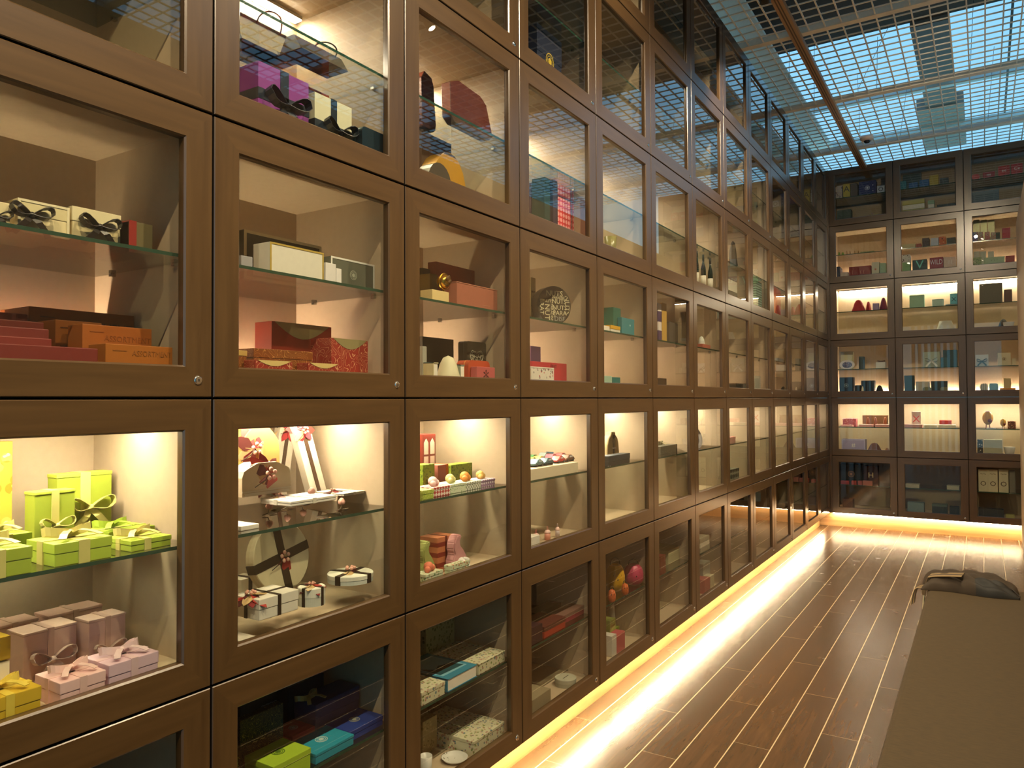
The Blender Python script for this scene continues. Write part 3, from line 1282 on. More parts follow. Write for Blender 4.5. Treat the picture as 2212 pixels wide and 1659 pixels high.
def B_tin(w, d, h, c='8fb0a0', text=None, tcol='2a2a2a', rr=.3, band=None, mat=None, lines=(), emb=None):
    """rounded upright tin"""
    r = empty('tin')
    g = G(mat or M(c, .3, .2))
    R = Matrix(((0, 0, 1, 0), (1, 0, 0, 0), (0, 1, 0, 0), (0, 0, 0, 1)))
    q = rr * w
    poly = []
    for cx_, cy_, a0 in ((w / 2 - q, q, -90), (w / 2 - q, h - q, 0), (-w / 2 + q, h - q, 90), (-w / 2 + q, q, 180)):
        for k in range(6):
            a = math.radians(a0 + k * 18)
            poly.append((cx_ + q * math.cos(a), cy_ + q * math.sin(a)))
    g.prism(poly, -d / 2, d / 2, None, R)
    g.obj('body', r)
    g = G(M(band or 'cfc9a8', .3))
    pl2 = [(x * 1.012, (z - h / 2) * 1.008 + h / 2) for x, z in poly]
    g.prism(pl2, d * .10, d * .16, None, R)
    for v in g.bm.verts:
        v.co.z = max(v.co.z, 0)
    g.obj('rim', r)
    if text:
        lettering(r, text, h * .4 if len(text) < 3 else w * .2, M(tcol, .5), (d / 2 + .0002, 0, h * .55))
    if emb:      # ornate heart crest in scrollwork
        g = G(M(emb, .35))
        for k in range(7):
            s_ = (k - 3) / 3
            cy_, cz_ = s_ * w * .26, h * (.66 + .14 * math.cos(s_ * 3.2) * -1 * (abs(s_) < .4) + .06 * (abs(s_) > .4) - .10 * abs(s_) ** 3)
            g.tube([(d / 2 + .001, cy_ + w * (.11 - .008 * q) * math.cos(q * .7), cz_ + w * (.11 - .008 * q) * math.sin(q * .7)) for q in range(11)], .0012, None, 5)
        g.tube([(d / 2 + .001, w * .34 * math.sin(a / 12 * 6.283) ** 3, h * .62 + w * (.27 * math.cos(a / 12 * 6.283) - .11 * math.cos(a / 6 * 6.283) - .04 * math.cos(a / 4 * 6.283))) for a in range(13)], .0013, None, 5)
        g.box((d / 2, -w * .2, h * .30), (d / 2 + .0008, w * .2, h * .32), None)
        g.obj('emblem', r)
    return r


def B_book(w, d, h, c='2c6f8f', page='efe8d8', art='1d4a52'):
    r = empty('book')
    g = G(M(c, .5))
    g.box((-d / 2, -w / 2, 0), (d / 2, w / 2, .003), None)
    g.box((-d / 2, -w / 2, h - .003), (d / 2, w / 2, h), None)
    g.box((-d / 2, -w / 2, 0), (d / 2, -w / 2 + .004, h), None)
    g.obj('cover', r)
    g = G(M(page, .7))
    g.box((-d / 2 + .003, -w / 2 + .004, .003), (d / 2 - .002, w / 2 - .002, h - .003), None)
    g.obj('pages', r)
    g = G(M('7fb6c6', .5), M(art, .5))
    g.box((-d * .36, -w * .40, h), (d * .36, w * .40, h + .0006), g.mats[0])
    g.prism([(-.1 * d, -.35 * w), (.30 * d, -.38 * w), (.32 * d, .36 * w), (.12 * d, .30 * w), (.02 * d, .0), (.10 * d, -.2 * w)], h + .0006, h + .0012, g.mats[1])
    g.obj('cover_picture', r)
    return r


def B_globe(w, d, h):
    r = empty('gold_globe')
    gold = M('c99a3a', .22, .9)
    g = G(gold)
    g.ball((0, 0, h * .55), w * .45, None, 28)
    g.obj('sphere', r)
    g = G(M('5a3a12', .5))
    for k, (a, b, s_) in enumerate([(.3, .9, .16), (-.4, .4, .2), (.1, -.2, .14), (.5, .1, .12), (-.1, .7, .1)]):
        cy_, cz_ = a * w * .32, b * w * .28
        cx_ = math.sqrt(max(0, (w * .45) ** 2 - cy_ ** 2 - cz_ ** 2))
        g.ball((cx_ * .98, cy_, h * .55 + cz_), w * s_, None, 8, (.25, 1, .8))
    g.obj('continents', r)
    g = G(gold)
    R_ = w * .5
    g.tube([(0.004, R_ * math.cos(k / 24 * 6.283), h * .55 + R_ * math.sin(k / 24 * 6.283)) for k in range(25)], w * .035, None, 8)
    g.obj('ring', r)
    g = G(M('b98b35', .3, .7))
    g.lathe([(0, 0), (w * .3, 0), (w * .25, h * .04), (w * .08, h * .08), (w * .06, h * .2), (0, h * .2)], None, 20)
    g.obj('foot', r)
    return r


def B_hexbox(w, d, h, c='6d3322', tilt=0):
    g = G(M(c, .35), M('8a4530', .35))
    R = Matrix(((0, 0, 1, 0), (1, 0, 0, 0), (0, 1, 0, 0), (0, 0, 0, 1)))
    poly = [(-.38, 0), (.42, 0), (.5, .12), (.34, .8), (.2, .94), (-.3, 1), (-.5, .86), (-.48, .12)]
    g.prism([(a * w, b * h) for a, b in poly], -d / 2, d / 2, g.mats[0], R, g.mats[1])
    bmesh.ops.bevel(g.bm, geom=g.bm.edges[:], offset=.002, segments=1, affect='EDGES')
    return g.obj('hexagonal_box')


def B_arch(w, d, h, c='c9973a', under='5d5346'):
    g = G(M(c, .3, .3), M(under, .5))
    R = Matrix(((0, 0, 1, 0), (1, 0, 0, 0), (0, 1, 0, 0), (0, 0, 0, 1)))
    poly = [(-.5, 0)] + [(.5 * math.cos(math.pi - k / 10 * math.pi), .3 + .7 * math.sin(k / 10 * math.pi)) for k in range(11)] + [(.5, 0)]
    g.prism([(a * w, b * h) for a, b in poly], -d / 2, d / 2, g.mats[0], R, g.mats[0])
    g.box((-d / 2 + .004, -w * .42, -.0002), (d / 2 - .004, w * .42, .002), g.mats[1])
    return g.obj('arched_box')


def B_bust(w, d, h):
    r = empty('necklace_bust')
    g = G(M('d9c48f', .7))
    R = Matrix(((0, 0, 1, 0), (1, 0, 0, 0), (0, 1, 0, 0), (0, 0, 0, 1)))
    poly = [(-.5, 0), (.5, 0), (.47, .3), (.42, .62), (.34, .80), (.18, .90), (.16, 1), (-.16, 1), (-.18, .90), (-.34, .80), (-.44, .62), (-.47, .3)]
    g.prism([(a * w, b * h) for a, b in poly], -d / 2, d / 2, None, R)
    bmesh.ops.bevel(g.bm, geom=g.bm.edges[:], offset=.003, segments=2, affect='EDGES')
    g.obj('bust', r)
    g = G(M('2a1f14', .4))
    for sg in (-1, 1):
        g.tube([(d / 2 + .002, 0, h * .86), (d / 2 + .004, sg * w * .08, h * .7), (d / 2 + .004, sg * w * .05, h * .42), (d / 2 + .004, sg * w * .07, h * .12)], .0022, None, 6)
    g.ball((d / 2 + .003, 0, h * .84), w * .07, None, 8)
    g.obj('black_cord', r)
    g = G(M('f4efe4', .4))
    g.box((d / 2 + .002, -w * .1, h * .44), (d / 2 + .009, w * .1, h * .48), None)
    g.obj('white_clasp', r)
    return r


def B_plate(w, d, h, c='6b6f9a', rim='e4e0e8', oval=1, lean=12):
    r = empty('plate')
    T = Matrix.Rotation(math.radians(-lean), 4, 'Y') @ Matrix.Translation((-.01, 0, h / 2)) @ Matrix.Rotation(math.pi / 2, 4, 'Y') @ Matrix.Diagonal((h / w, 1, 1, 1))
    g = G(M(rim, .3))
    g.lathe([(0, 0), (w * .3, 0), (w * .5, .012), (w * .49, .014), (w * .3, .004), (0, .004)], None, 36)
    g.xf(T)
    g.obj('rim', r)
    g = G(floral('plate_print', c, 'c9c4d8', '8a86b0', 'e6e2ee', 120))
    g.lathe([(0, .0042), (w * .37, .0050), (w * .37, .0056), (0, .0050)], None, 36)
    g.xf(T)
    g.obj('printed_centre', r)
    return r


def B_lampshade(w, d, h, c='efece4'):
    g = G(M(c, .6))
    g.lathe([(w * .5, 0), (w * .30, h), (w * .28, h), (w * .47, .002), (w * .5, 0)], None, 28, Matrix.Diagonal((.6, 1, 1, 1)))
    g.lathe([(0, h), (w * .29, h), (0, h * .99)], None, 28, Matrix.Diagonal((.6, 1, 1, 1)))
    return g.obj('tapered_box')


def B_egg(w, d, h, c='d9a31f', spots='8a3524'):
    r = empty('egg_figurine')
    g = G(M(c, .3))
    g.ball((0, 0, h * .60), w * .48, None, 20, (.9, 1, (h * .4) / (w * .48)))
    g.obj('body', r)
    g = G(M(spots, .4))
    for sg in (-1, 1):
        g.tube([(.005, sg * w * .14, h * .26), (.012, sg * w * .16, 0.004), (.03, sg * w * .18, .004)], w * .045, None, 6)
    g.obj('legs', r)
    g = G(M(spots, .5))
    g.ball((-.002, 0, h * .93), w * .26, None, 12, (1, 1, .5))
    g.ball((w * .38, w * .18, h * .45), w * .2, None, 10, (.6, 1, 1))
    g.obj('cap', r)
    return r


def B_tray(w, d, h, c='e9dfc9'):
    g = G(M(c, .5))
    g.box((-d / 2, -w / 2, 0), (d / 2, w / 2, h), None, .002)
    return g.obj('display_plinth')


def B_cardstack(w, d, h, c='c9a06a', n=3):
    g = G(M(c, .5), M('e9e0c9', .5))
    for k in range(n):
        g.box((-d / 2 + k * .002, -w / 2 + (k % 2) * .002, h * k / n), (d / 2 - k * .001, w / 2 - (k % 2) * .002, h * (k + .94) / n), g.mats[k % 2])
    return g.obj('stacked_tin')


def B_plain(w, d, h, c='888888', mat=None, bev=.002, rough=.5, name='box'):
    g = G(mat or M(c, rough))
    g.box((-d / 2, -w / 2, 0), (d / 2, w / 2, h), None, bev)
    return g.obj(name)


# ------------------------------------------------------------------ placement
LVL = {0: IN_Z0 + .0003, 1: .485 + .008 / U + .0003}


def place(o, wall, d, lat, z, rz=0):
    if wall == 'L':
        o.location = wv(-d, lat, z)
        o.rotation_euler = (0, 0, math.radians(rz))
    else:
        o.location = wv(lat, D + d, z)
        o.rotation_euler = (0, 0, -math.pi / 2 + math.radians(rz))


PLACED = []


def it(wall, row, lv, d, x0, x1, ytop, depth, fn, label, cat, group=None, rz=0, dz=0, hh=None, ww=None, **kw):
    """front face at depth d behind the doors, spanning pixel columns x0..x1, top at pixel row ytop"""
    xm = (x0 + x1) / 2
    if wall == 'L':
        a, b = on(x0, ytop, 0, -d).y, on(x1, ytop, 0, -d).y
        zt = on(xm, ytop, 0, -d).z
    else:
        a, b = on(x0, ytop, 1, D + d).x, on(x1, ytop, 1, D + d).x
        zt = on(xm, ytop, 1, D + d).z
    # keep inside the side panels of its own cabinet
    pit, off = (W, 0) if wall == 'L' else (CE, E0)
    c = math.floor(((a + b) / 2 - off) / pit)
    lo, hi = off + c * pit + .036, off + (c + 1) * pit - .036
    a, b = max(a, lo), min(b, hi)
    z = row + LVL[lv] + dz
    h = max(.012, (zt - z) if hh is None else hh)
    top = row + (.470 if lv == 0 else IN_Z1 - .004)
    h = min(h, top - z)
    w = ww or max(.02, b - a)
    if fn in (B_bowl, B_pumpkin) or (fn is B_round and not kw.get('lean')):
        w = min(w, .60)
        depth = w
    if wall == 'L' and (fn in (B_bowl, B_pumpkin, B_lump, B_bottle, B_mug, B_globe) or (fn is B_round and not kw.get('lean'))):
        # round things: true diameter from the angle they subtend, not from their spread on the door plane
        for _k in range(3):
            Pc = on(xm, ytop, 0, -(d + w / 2))
            w = max(.02, (x1 - x0) * (Pc - CAM).dot(_f) / FPX)
        lat = min(max(Pc.y, lo + w / 2), hi - w / 2)
        a, b = lat - w / 2, lat + w / 2
        zt = Pc.z
        h = min(max(.012, (zt - z) if hh is None else hh), top - z - (.06 if fn is B_pumpkin else 0))
        depth = w
    depth = min(depth, BACK - .01 - d)
    zt_ = z + h
    for (wl, d0, d1, a0, a1, z0, z1) in PLACED:      # keep clear of what already stands there
        if wl != wall or fn in (B_bowl, B_pumpkin) and 0:
            continue
        if min(zt_, z1) - max(z, z0) < .003:
            continue
        d_a, d_b, l_a, l_b = d, d + depth, (a + b) / 2 - w / 2, (a + b) / 2 + w / 2
        pd, pl = min(d_b, d1) - max(d_a, d0), min(l_b, a1) - max(l_a, a0)
        if pd <= .002 or pl <= .002:
            continue
        g_ = .004
        opts = []
        if d1 > d_b and d0 - d_a > .03:
            opts.append((pd, 'back'))
        if d0 < d_a and d_b - d1 > .03:
            opts.append((pd * 1.3, 'front'))
        if a1 > l_b and a0 - l_a > .04:
            opts.append((pl, 'right'))
        if a0 < l_a and l_b - a1 > .04:
            opts.append((pl, 'left'))
        if not opts:
            print('TIGHT', label)
            continue
        k = min(opts)[1]
        if k == 'back':
            depth = d0 - g_ - d_a
        elif k == 'front':
            d = d1 + g_
            depth = d_b - d
        elif k == 'right':
            b = a0 - g_
            a = l_a
            w = b - a
        else:
            a = a1 + g_
            b = l_b
            w = b - a
    PLACED.append((wall, d, d + depth, (a + b) / 2 - w / 2, (a + b) / 2 + w / 2, z, zt_))
    if fn in (B_bowl, B_pumpkin):
        w = min(w, depth)
        depth = w
    o = fn(w * U, depth * U, h * U, **kw)
    zm = min([(q.matrix_local @ v.co).z if q.parent == o else v.co.z for q in [o] + list(o.children) if q.type == 'MESH' for v in q.data.vertices])
    if abs(zm) > 1e-5:
        z -= (zm - .0003) / U
    place(o, wall, d + depth / 2, (a + b) / 2, z, rz)
    tag(o, label, cat, group)
    return o


L_, E_ = 'L', 'E'
# ===== left wall, leftmost column ===================================
OR, RD = 'b5651d', '8a2a22'
it(L_, 2, 0, .42, 62, 295, 672, .2, B_box, 'long orange chocolate box with capital lettering, rearmost in the leftmost cabinet', 'box', c='8a4512', text=[('ASSORTMENT', .12, .22)], tcol='5e2c10', tsize=.30, slots=3)
it(L_, 2, 0, .28, 120, 220, 694, .12, B_box, 'orange drawer box with three slots, left of the mid orange box', 'box', c='965014', tcol='5e2c10', slots=3, dz=0)
it(L_, 2, 0, .17, 178, 328, 705, .09, B_box, 'mid orange box with capital lettering behind the lowest orange box', 'box', c='9c5516', text=[('ASSORTMENT', .14, .24)], tcol='8a4a15', tsize=.17, slots=3)
it(L_, 2, 0, .06, 228, 373, 746, .1, B_box, 'lowest orange chocolate box with capital lettering at the front right', 'box', c='a8601a', text=[('ASSORTMENT', .18, .22)], tcol='94561c', tsize=.26, slots=2)
it(L_, 2, 0, .40, -60, 60, 674, .2, B_plain, 'dark red chocolate box at the back, topmost of the red steps', 'box', c='6e241c')
it(L_, 2, 0, .27, -70, 95, 690, .12, B_plain, 'red chocolate box second from the back of the red steps', 'box', c='7c2c22')
it(L_, 2, 0, .20, -70, 106, 705, .06, B_plain, 'red chocolate box in the middle of the red steps', 'box', c='722820')
it(L_, 2, 0, .12, -75, 112, 726, .07, B_plain, 'red chocolate box second from the front of the red steps', 'box', c='802e26')
it(L_, 2, 0, .05, -80, 212, 745, .06, B_plain, 'long low red chocolate box at the very front left', 'box', c='7a2a22')
CRM = 'e6d6a6'
it(L_, 2, 1, .2, 38, 150, 447, .25, B_box, 'cream gift box with dark bow on the leftmost upper glass shelf', 'gift box', c=CRM, lid='ded0a0', bow='2a221c', bowax='front', bowpos=(.1, -.28), border='e8dcb4')
it(L_, 2, 1, .2, 156, 262, 468, .2, B_box, 'cream gift box with big dark bow, right of the other cream one', 'gift box', c='ddcb98', lid='e6d8ac', bow='241d18', bowax='front', bowpos=(.05, 0))
it(L_, 2, 1, .16, 266, 330, 480, .24, B_box, 'dark olive gift box with red ribbon beside the cream boxes', 'gift box', c='6a5f3c', rib='98302a', ribw=.3, ribpos=-.35)  # shaded side of the cream box, its shade put into the olive colour
it(L_, 2, 1, .2, -60, 22, 438, .25, B_box, 'cream gift box with dark bow cut by the left picture edge', 'gift box', c=CRM, bow='1f1a17', bowax='front', bowpos=(.0, .1))
# lime boxes
LM = 'a9bf3c'
RB = 'd6cf7a'
it(L_, 1, 1, .52, 123, 243, 1021, .07, B_box, 'tall lime green box with pale ribbon bow, the tallest lime one', 'gift box', c='a4b53a', lid='b9c94a', lidh=.06, rib=RB, ribw=.18, bow=RB, cross=False, bowpos=(.02, .06))
it(L_, 1, 1, .42, 74, 164, 1060, .07, B_box, 'shorter upright lime green box with pale ribbon bow', 'gift box', c='a4b53a', lid='b9c94a', lidh=.06, rib=RB, ribw=.18, bow=RB, cross=False, bowpos=(-.05, 0))
it(L_, 1, 1, .06, 118, 243, 1167, .17, B_box, 'flat lime green box with organza bow at the shelf front', 'gift box', c='b4cc44', lid=True, rib=RB, ribw=.2, bow='dcd07c', bowax='top')
it(L_, 1, 1, .08, 283, 371, 1162, .15, B_box, 'small flat lime green box with bow at the right shelf end', 'gift box', c='b0c840', lid=True, rib=RB, ribw=.16, bow='dcd07c', bowax='top', ribpos=-.1)
it(L_, 1, 1, .27, 235, 335, 1142, .14, B_box, 'flat lime green box behind the small one at the right', 'gift box', c='a9c23c', lid=True, rib=RB, ribw=.14, bow='b9d445', bowax='top', ribpos=-.2)
it(L_, 1, 1, .05, -70, 71, 1190, .2, B_box, 'big flat lime green box at the front left corner of the shelf', 'gift box', c='a9bf3f', lid=True, rib=RB, ribw=.14, bow='dcd07c', bowax='top')
it(L_, 1, 1, .28, -30, 70, 1156, .17, B_box, 'flat lime green box behind the big one, left of the bows', 'gift box', c='a9c23c', lid=True, rib=RB, ribw=.14, bow='dcd07c', bowax='top')
it(L_, 1, 1, .62, -80, 28, 955, .04, B_plain, 'tall orange and yellow flower print panel at the left edge', 'box', mat=floral('sunflower_print', 'e6b23a', 'e08a1c', 'f0c65a', 'e8dcae', 28))
PK = 'ecc6ba'
it(L_, 1, 0, .50, 104, 222, 1318, .10, B_box, 'tall pink gift box at the back, ribbon on top', 'gift box', c='e9c0b0', lid=True, lidh=.06, rib='dcb6a2', ribw=.12, cross=False)
it(L_, 1, 0, .50, -20, 84, 1346, .10, B_box, 'tall pink gift box at the back left', 'gift box', c='e9c0b0', lid=True, lidh=.06, rib='dcb6a2', ribw=.12, cross=False)
it(L_, 1, 0, .32, 50, 167, 1358, .11, B_box, 'large upright pink gift box with satin bow in the middle', 'gift box', c=PK, lid='f0cdbd', lidh=.05, rib='dab4a6', ribw=.12, bow='dcc0b4', cross=False, bowpos=(.0, 0))
it(L_, 1, 0, .26, 192, 273, 1332, .09, B_box, 'narrow upright pink gift box with satin bow at the right', 'gift box', c=PK, lid='f0cdbd', lidh=.05, rib='dab4a6', ribw=.14, bow='dcc0b4', cross=False, bowpos=(-.02, 0))
it(L_, 1, 0, .055, 130, 229, 1462, .15, B_box, 'low pink gift box with satin bow, front centre', 'gift box', c='eec6c2', lid=True, rib='e6c0b8', ribw=.16, bow='eac6bd', bowax='top')
it(L_, 1, 0, .055, 236, 343, 1422, .15, B_box, 'low mauve pink gift box with satin bow, front right', 'gift box', c='dcbcc8', lid=True, rib='dcbcc0', ribw=.16, bow='e2c6c6', bowax='top')
it(L_, 1, 0, .20, -60, 24, 1380, .12, B_cardstack, 'stack of yellow boxes at the left edge above the floor of the case', 'box', c='d9b02c')
it(L_, 1, 0, .055, -50, 90, 1502, .15, B_box, 'low yellow gift box with yellow bow at the front left', 'gift box', c='d8b530', lid=True, rib='e6cc50', ribw=.16, bow='ead05a', bowax='top')

# ===== column 0 ======================================================
it(L_, 3, 1, .30, 523, 640, 40, .18, B_bag, 'pale printed paper bag with grey base and pink handle', 'bag', c='d8c8ac', bottom='4a453e', handle='a8535a')
it(L_, 3, 1, .16, 650, 752, 95, .17, B_bag, 'grey paper bag with brown base and dark handle', 'bag', c='6a6560', bottom='4c241e', handle='2a2622')
it(L_, 3, 0, .34, 560, 711, 172, .12, B_box, 'long salmon red box behind the purple ribboned box', 'box', c='d06a52', text=[('IIIIIIIIII', 0, 0)], tcol='b04a3a', tsize=.3)
it(L_, 3, 0, .12, 558, 667, 178, .16, B_box, 'large purple gift box with dark ribbon and bow', 'gift box', c='7f2f88', rib='1d2736', ribw=.2, bow='1d2736', cross='h', bowax='front', bowpos=(-.1, 0))
it(L_, 3, 0, .12, 680, 760, 222, .1, B_box, 'cream gift box with navy ribbon bow beside the purple box', 'gift box', c='cfcdb0', rib='1a2733', ribw=.16, bow='1a2733', cross='h', bowax='front', bowpos=(-.05, .1))
it(L_, 3, 0, .06, 767, 832, 278, .12, B_tin, 'dark navy rounded tin at the right end above the white boxes', 'tin', c='17303d', rr=.12, band='20404c')
it(L_, 3, 0, .30, 523, 545, 148, .14, B_plain, 'red box at the left edge behind the purple gift box', 'box', c='c43a40')
it(L_, 2, 1, .30, 527, 694, 514, .05, B_box, 'black flat box with white border standing at the back', 'box', c='3c3522', border='d2bf96')
it(L_, 2, 1, .10, 583, 699, 534, .10, B_box, 'long white gift box with gold sides and small tag', 'gift box', c='a08a3a', border='b59a45', mat=M('e2ddcc', .4))
it(L_, 2, 1, .09, 700, 726, 568, .10, B_plain, 'small white box right of the long white one', 'box', c='e4e0dc')
it(L_, 2, 1, .09, 727, 738, 580, .10, B_plain, 'smallest white box before the grey framed box', 'box', c='e6e2de')
it(L_, 2, 1, .16, 700, 809, 561, .06, B_box, 'grey box with white border standing at the right shelf end', 'box', c='5f6254', border='e0ded4', seal='a8ab98')
it(L_, 2, 1, .10, 521, 546, 553, .08, B_plain, 'small silver grey box at the left frame', 'box', c='a7a5a8')
SW = swirl('red_swirl', '9c3226', 'd7a074', 26)
SWB = swirl('brown_swirl', '7e4414', 'c08a4c', 30)


def B_pouch(w, d, h, mat=None, c='9a3424', lens='b39a66'):
    r = empty('pillow_box')
    g = G(mat or M(c, .5))
    g.box((-d / 2, -w / 2, 0), (d / 2, w / 2, h), None, .002)
    g.obj('body', r)
    R = Matrix(((0, 0, 1, 0), (1, 0, 0, 0), (0, 1, 0, 0), (0, 0, 0, 1)))
    g = G(M(lens, .5))
    k_ = min(.30, .20 * w / h)
    poly = [(-.46 * w, h)] + [((-.46 + .92 * k / 12) * w, h - k_ * h * math.sin(k / 12 * math.pi)) for k in range(1, 12)] + [(.46 * w, h)]
    g.prism(poly, d / 2, d / 2 + .001, None, R)
    g.obj('flap', r)
    return r


it(L_, 2, 0, .30, 587, 716, 700, .11, B_pouch, 'tall red swirl box with curved olive flap', 'box', mat=M('9a3524', .45), lens='a09060')
it(L_, 2, 0, .12, 716, 795, 733, .13, B_pouch, 'red swirl box with curved flap at the right', 'box', mat=SW, lens='94885c')
it(L_, 2, 0, .13, 548, 676, 756, .14, B_box, 'wide brown box printed with pale swirls', 'box', mat=SWB, lid=SWB, lidh=.3)
it(L_, 2, 0, .055, 552, 632, 779, .07, B_pouch, 'small red swirl pillow box with cream flap, front left', 'box', mat=SW, lens='e0c47e')
it(L_, 2, 0, .055, 666, 733, 785, .07, B_pouch, 'small red swirl pillow box with cream flap, front right', 'box', mat=SW, lens='e0c47e')
it(L_, 2, 0, .10, 521, 545, 756, .1, B_box, 'small brown swirl box at the left frame', 'box', mat=SWB, lid='c9a860', lidh=.2)
# r1 col 0, shelf
it(L_, 1, 1, .40, 521, 604, 972, .10, B_scallop, 'tan scalloped gift box with burgundy flower bow', 'gift box', c='cf9f58', fs=.055, fpos=(.12, -.2))
it(L_, 1, 1, .26, 523, 628, 1048, .09, B_scallop, 'cream scalloped box with pink flower bow on the shelf', 'gift box', c='e6d3b2', fs=.055, fpos=(.12, .0))
it(L_, 1, 1, .07, 629, 727, 1112, .20, B_giftflower, 'flat white box with rosebud at the shelf front', 'gift box', c='efe9dc', rib='e0dac8', fs=.03, fpos=(-.3, -.25))
it(L_, 1, 1, .10, 521, 560, 1134, .20, B_plain, 'flat white card box at the left end of the flower shelf', 'box', c='f0eadc')
it(L_, 1, 1, .22, 742, 829, 1088, .18, B_giftflower, 'thin white box with rosebud at the right shelf end', 'gift box', c='efe6d2', rib='e6dcc6', fs=.026, fpos=(.0, -.35))
for nm, xx, fs_, fl in (('left of two striped white boxes leaning together, red flower bow at its top', 628, .038, 15), ('right of two striped white boxes leaning together, red flower bow at its top', 697, .038, -14)):
    # two tall boxes leaning towards one another
    w_, h_, d_ = .066, .262, .03
    r = B_box(w_, d_, h_, 'efe2c6', lid=True, lidh=.03, rib='4a3526', ribw=.2, cross=False)
    o = flowers(fs_, ('b8323a', 'c8404a', '5a2018', 'cfae78'))
    o.parent = r
    o.matrix_local = Matrix.Translation((d_ / 2 + .002, 0, h_ * .82))
    pz = 1 + LVL[1]
    r.location = wv(-.61 if fl > 0 else -.44, .79 if fl > 0 else .895, pz + .036)
    r.rotation_euler = (math.radians(-fl if fl > 0 else -fl), math.radians(-6), 0)
    tag(r, nm, 'gift box')
for k, (xx, yy_) in enumerate(((582, 1092), (621, 1080), (663, 1089), (655, 1070), (738, 1082))):
    P = on(xx, yy_ + 20, 2, 1 + LVL[1])
    r = empty('rosebud')
    g = G(M('e0a694', .5))
    g.ball((0, 0, .026), .009, None, 10, (1, 1, 1.2))
    for q in range(5):
        a = q * 1.257
        g.ball((.005 * math.cos(a), .005 * math.sin(a), .024), .006, None, 8, (1, 1, 1.3))
    g.obj('bloom', r)
    g = G(M('4a3a20', .6))
    g.tube([(0, 0, .018), (.004, -.008, .006), (.008, -.03, .003)], .0015, None, 5)
    g.prism([(0, 0), (.006, .012), (0, .03), (-.006, .012)], .002, .003, None)
    g.obj('stem', r)
    x_ = min(-.07, P.x)
    r.location = wv(max(x_, -.6), P.y, 1 + LVL[1] + (.075 if xx in (663,) else 0))
    if xx == 663:
        r.location = wv(-.2, P.y, 1 + LVL[1] + .06)
    tag(r, 'dried pink rosebud lying among the white flower boxes', 'dried flower', 'dried rosebuds on the flower shelf')
# r1 col 0, floor
it(L_, 1, 0, .21, 547, 683, 1168, .05, B_round, 'big round white box standing on edge with dark cross ribbon', 'gift box', c='d9cba8', lid='e2d5b4', rib='3c2f20', lean=9, flower=.050)
it(L_, 1, 0, .42, 521, 560, 1248, .1, B_giftflower, 'white box with dark ribbon behind the big round box', 'gift box', c='e6dcc2', rib='33251a', fs=0, cross='h', ribw=.2)
it(L_, 1, 0, .05, 644, 702, 1300, .12, B_round, 'small round white box with flower bow beside the big round one', 'gift box', c='cfd0c0', lid='e6e4d2', rib='33251a', flower=.032)
it(L_, 1, 0, .05, 708, 806, 1284, .085, B_round, 'low round white box with flower bow at the right', 'gift box', c='cfd4c8', lid='e6e4d2', rib='33251a', flower=.05)
it(L_, 1, 0, .05, 560, 645, 1330, .17, B_giftflower, 'square white box with dark ribbon and burgundy flowers in front', 'gift box', c='e6e0cf', rib='33251a', fs=.045, fpos=(.1, -.45))
it(L_, 1, 0, .045, 521, 556, 1380, .12, B_plain, 'white flat box at the lower left corner of the flower case', 'box', c='e0d8c6')
# r0 col 0
it(L_, 0, 1, .46, 519, 622, 1480, .08, B_box, 'tall dark navy box with silver script at the back left', 'box', c='14222c', text=[('~~~~', .1, .1)], tcol='7b8796', tsize=.18)
it(L_, 0, 1, .38, 622, 700, 1470, .1, B_plain, 'tall dark blue box behind the gold bow', 'box', c='102236')
BG = swirl('gold_scroll', '15140e', '8f8040', 60)
it(L_, 0, 1, .25, 519, 612, 1538, .04, B_box, 'black box with gold scroll border standing upright', 'box', mat=BG, c='15140e', text=[('~ ~ ~', 0, 0)], tcol='9a8c58', tsize=.2)
it(L_, 0, 1, .24, 682, 777, 1502, .14, B_box, 'slate purple box with gold bow on top', 'gift box', c='4a4468', lid=True, bow='b09a62', bowax='top', bowpos=(.0, -.42))
it(L_, 0, 1, .08, 756, 828, 1563, .2, B_box, 'deep blue flat box with gold crest', 'box', c='1d3a86', lid=True, seal='a8a890')
it(L_, 0, 1, .055, 682, 765, 1608, .17, B_box, 'teal blue flat box with round silver crest, shelf front', 'box', c='2191a8', lid=True, lidh=.3, seal='b8cfc8')
it(L_, 0, 1, .055, 590, 672, 1636, .17, B_box, 'lime green flat box with dark round crest, shelf front', 'box', c='a4c234', lid=True, lidh=.3, seal='4a6a1c')
it(L_, 0, 1, .24, 632, 712, 1572, .18, B_box, 'dark red flat box with pale crest behind the teal box', 'box', c='a83444', lid=True, seal='b09a90')
it(L_, 0, 1, .235, 568, 630, 1612, .12, B_box, 'brick red flat box with pale crest behind the lime box', 'box', c='b84536', lid=True, seal='a8624c')

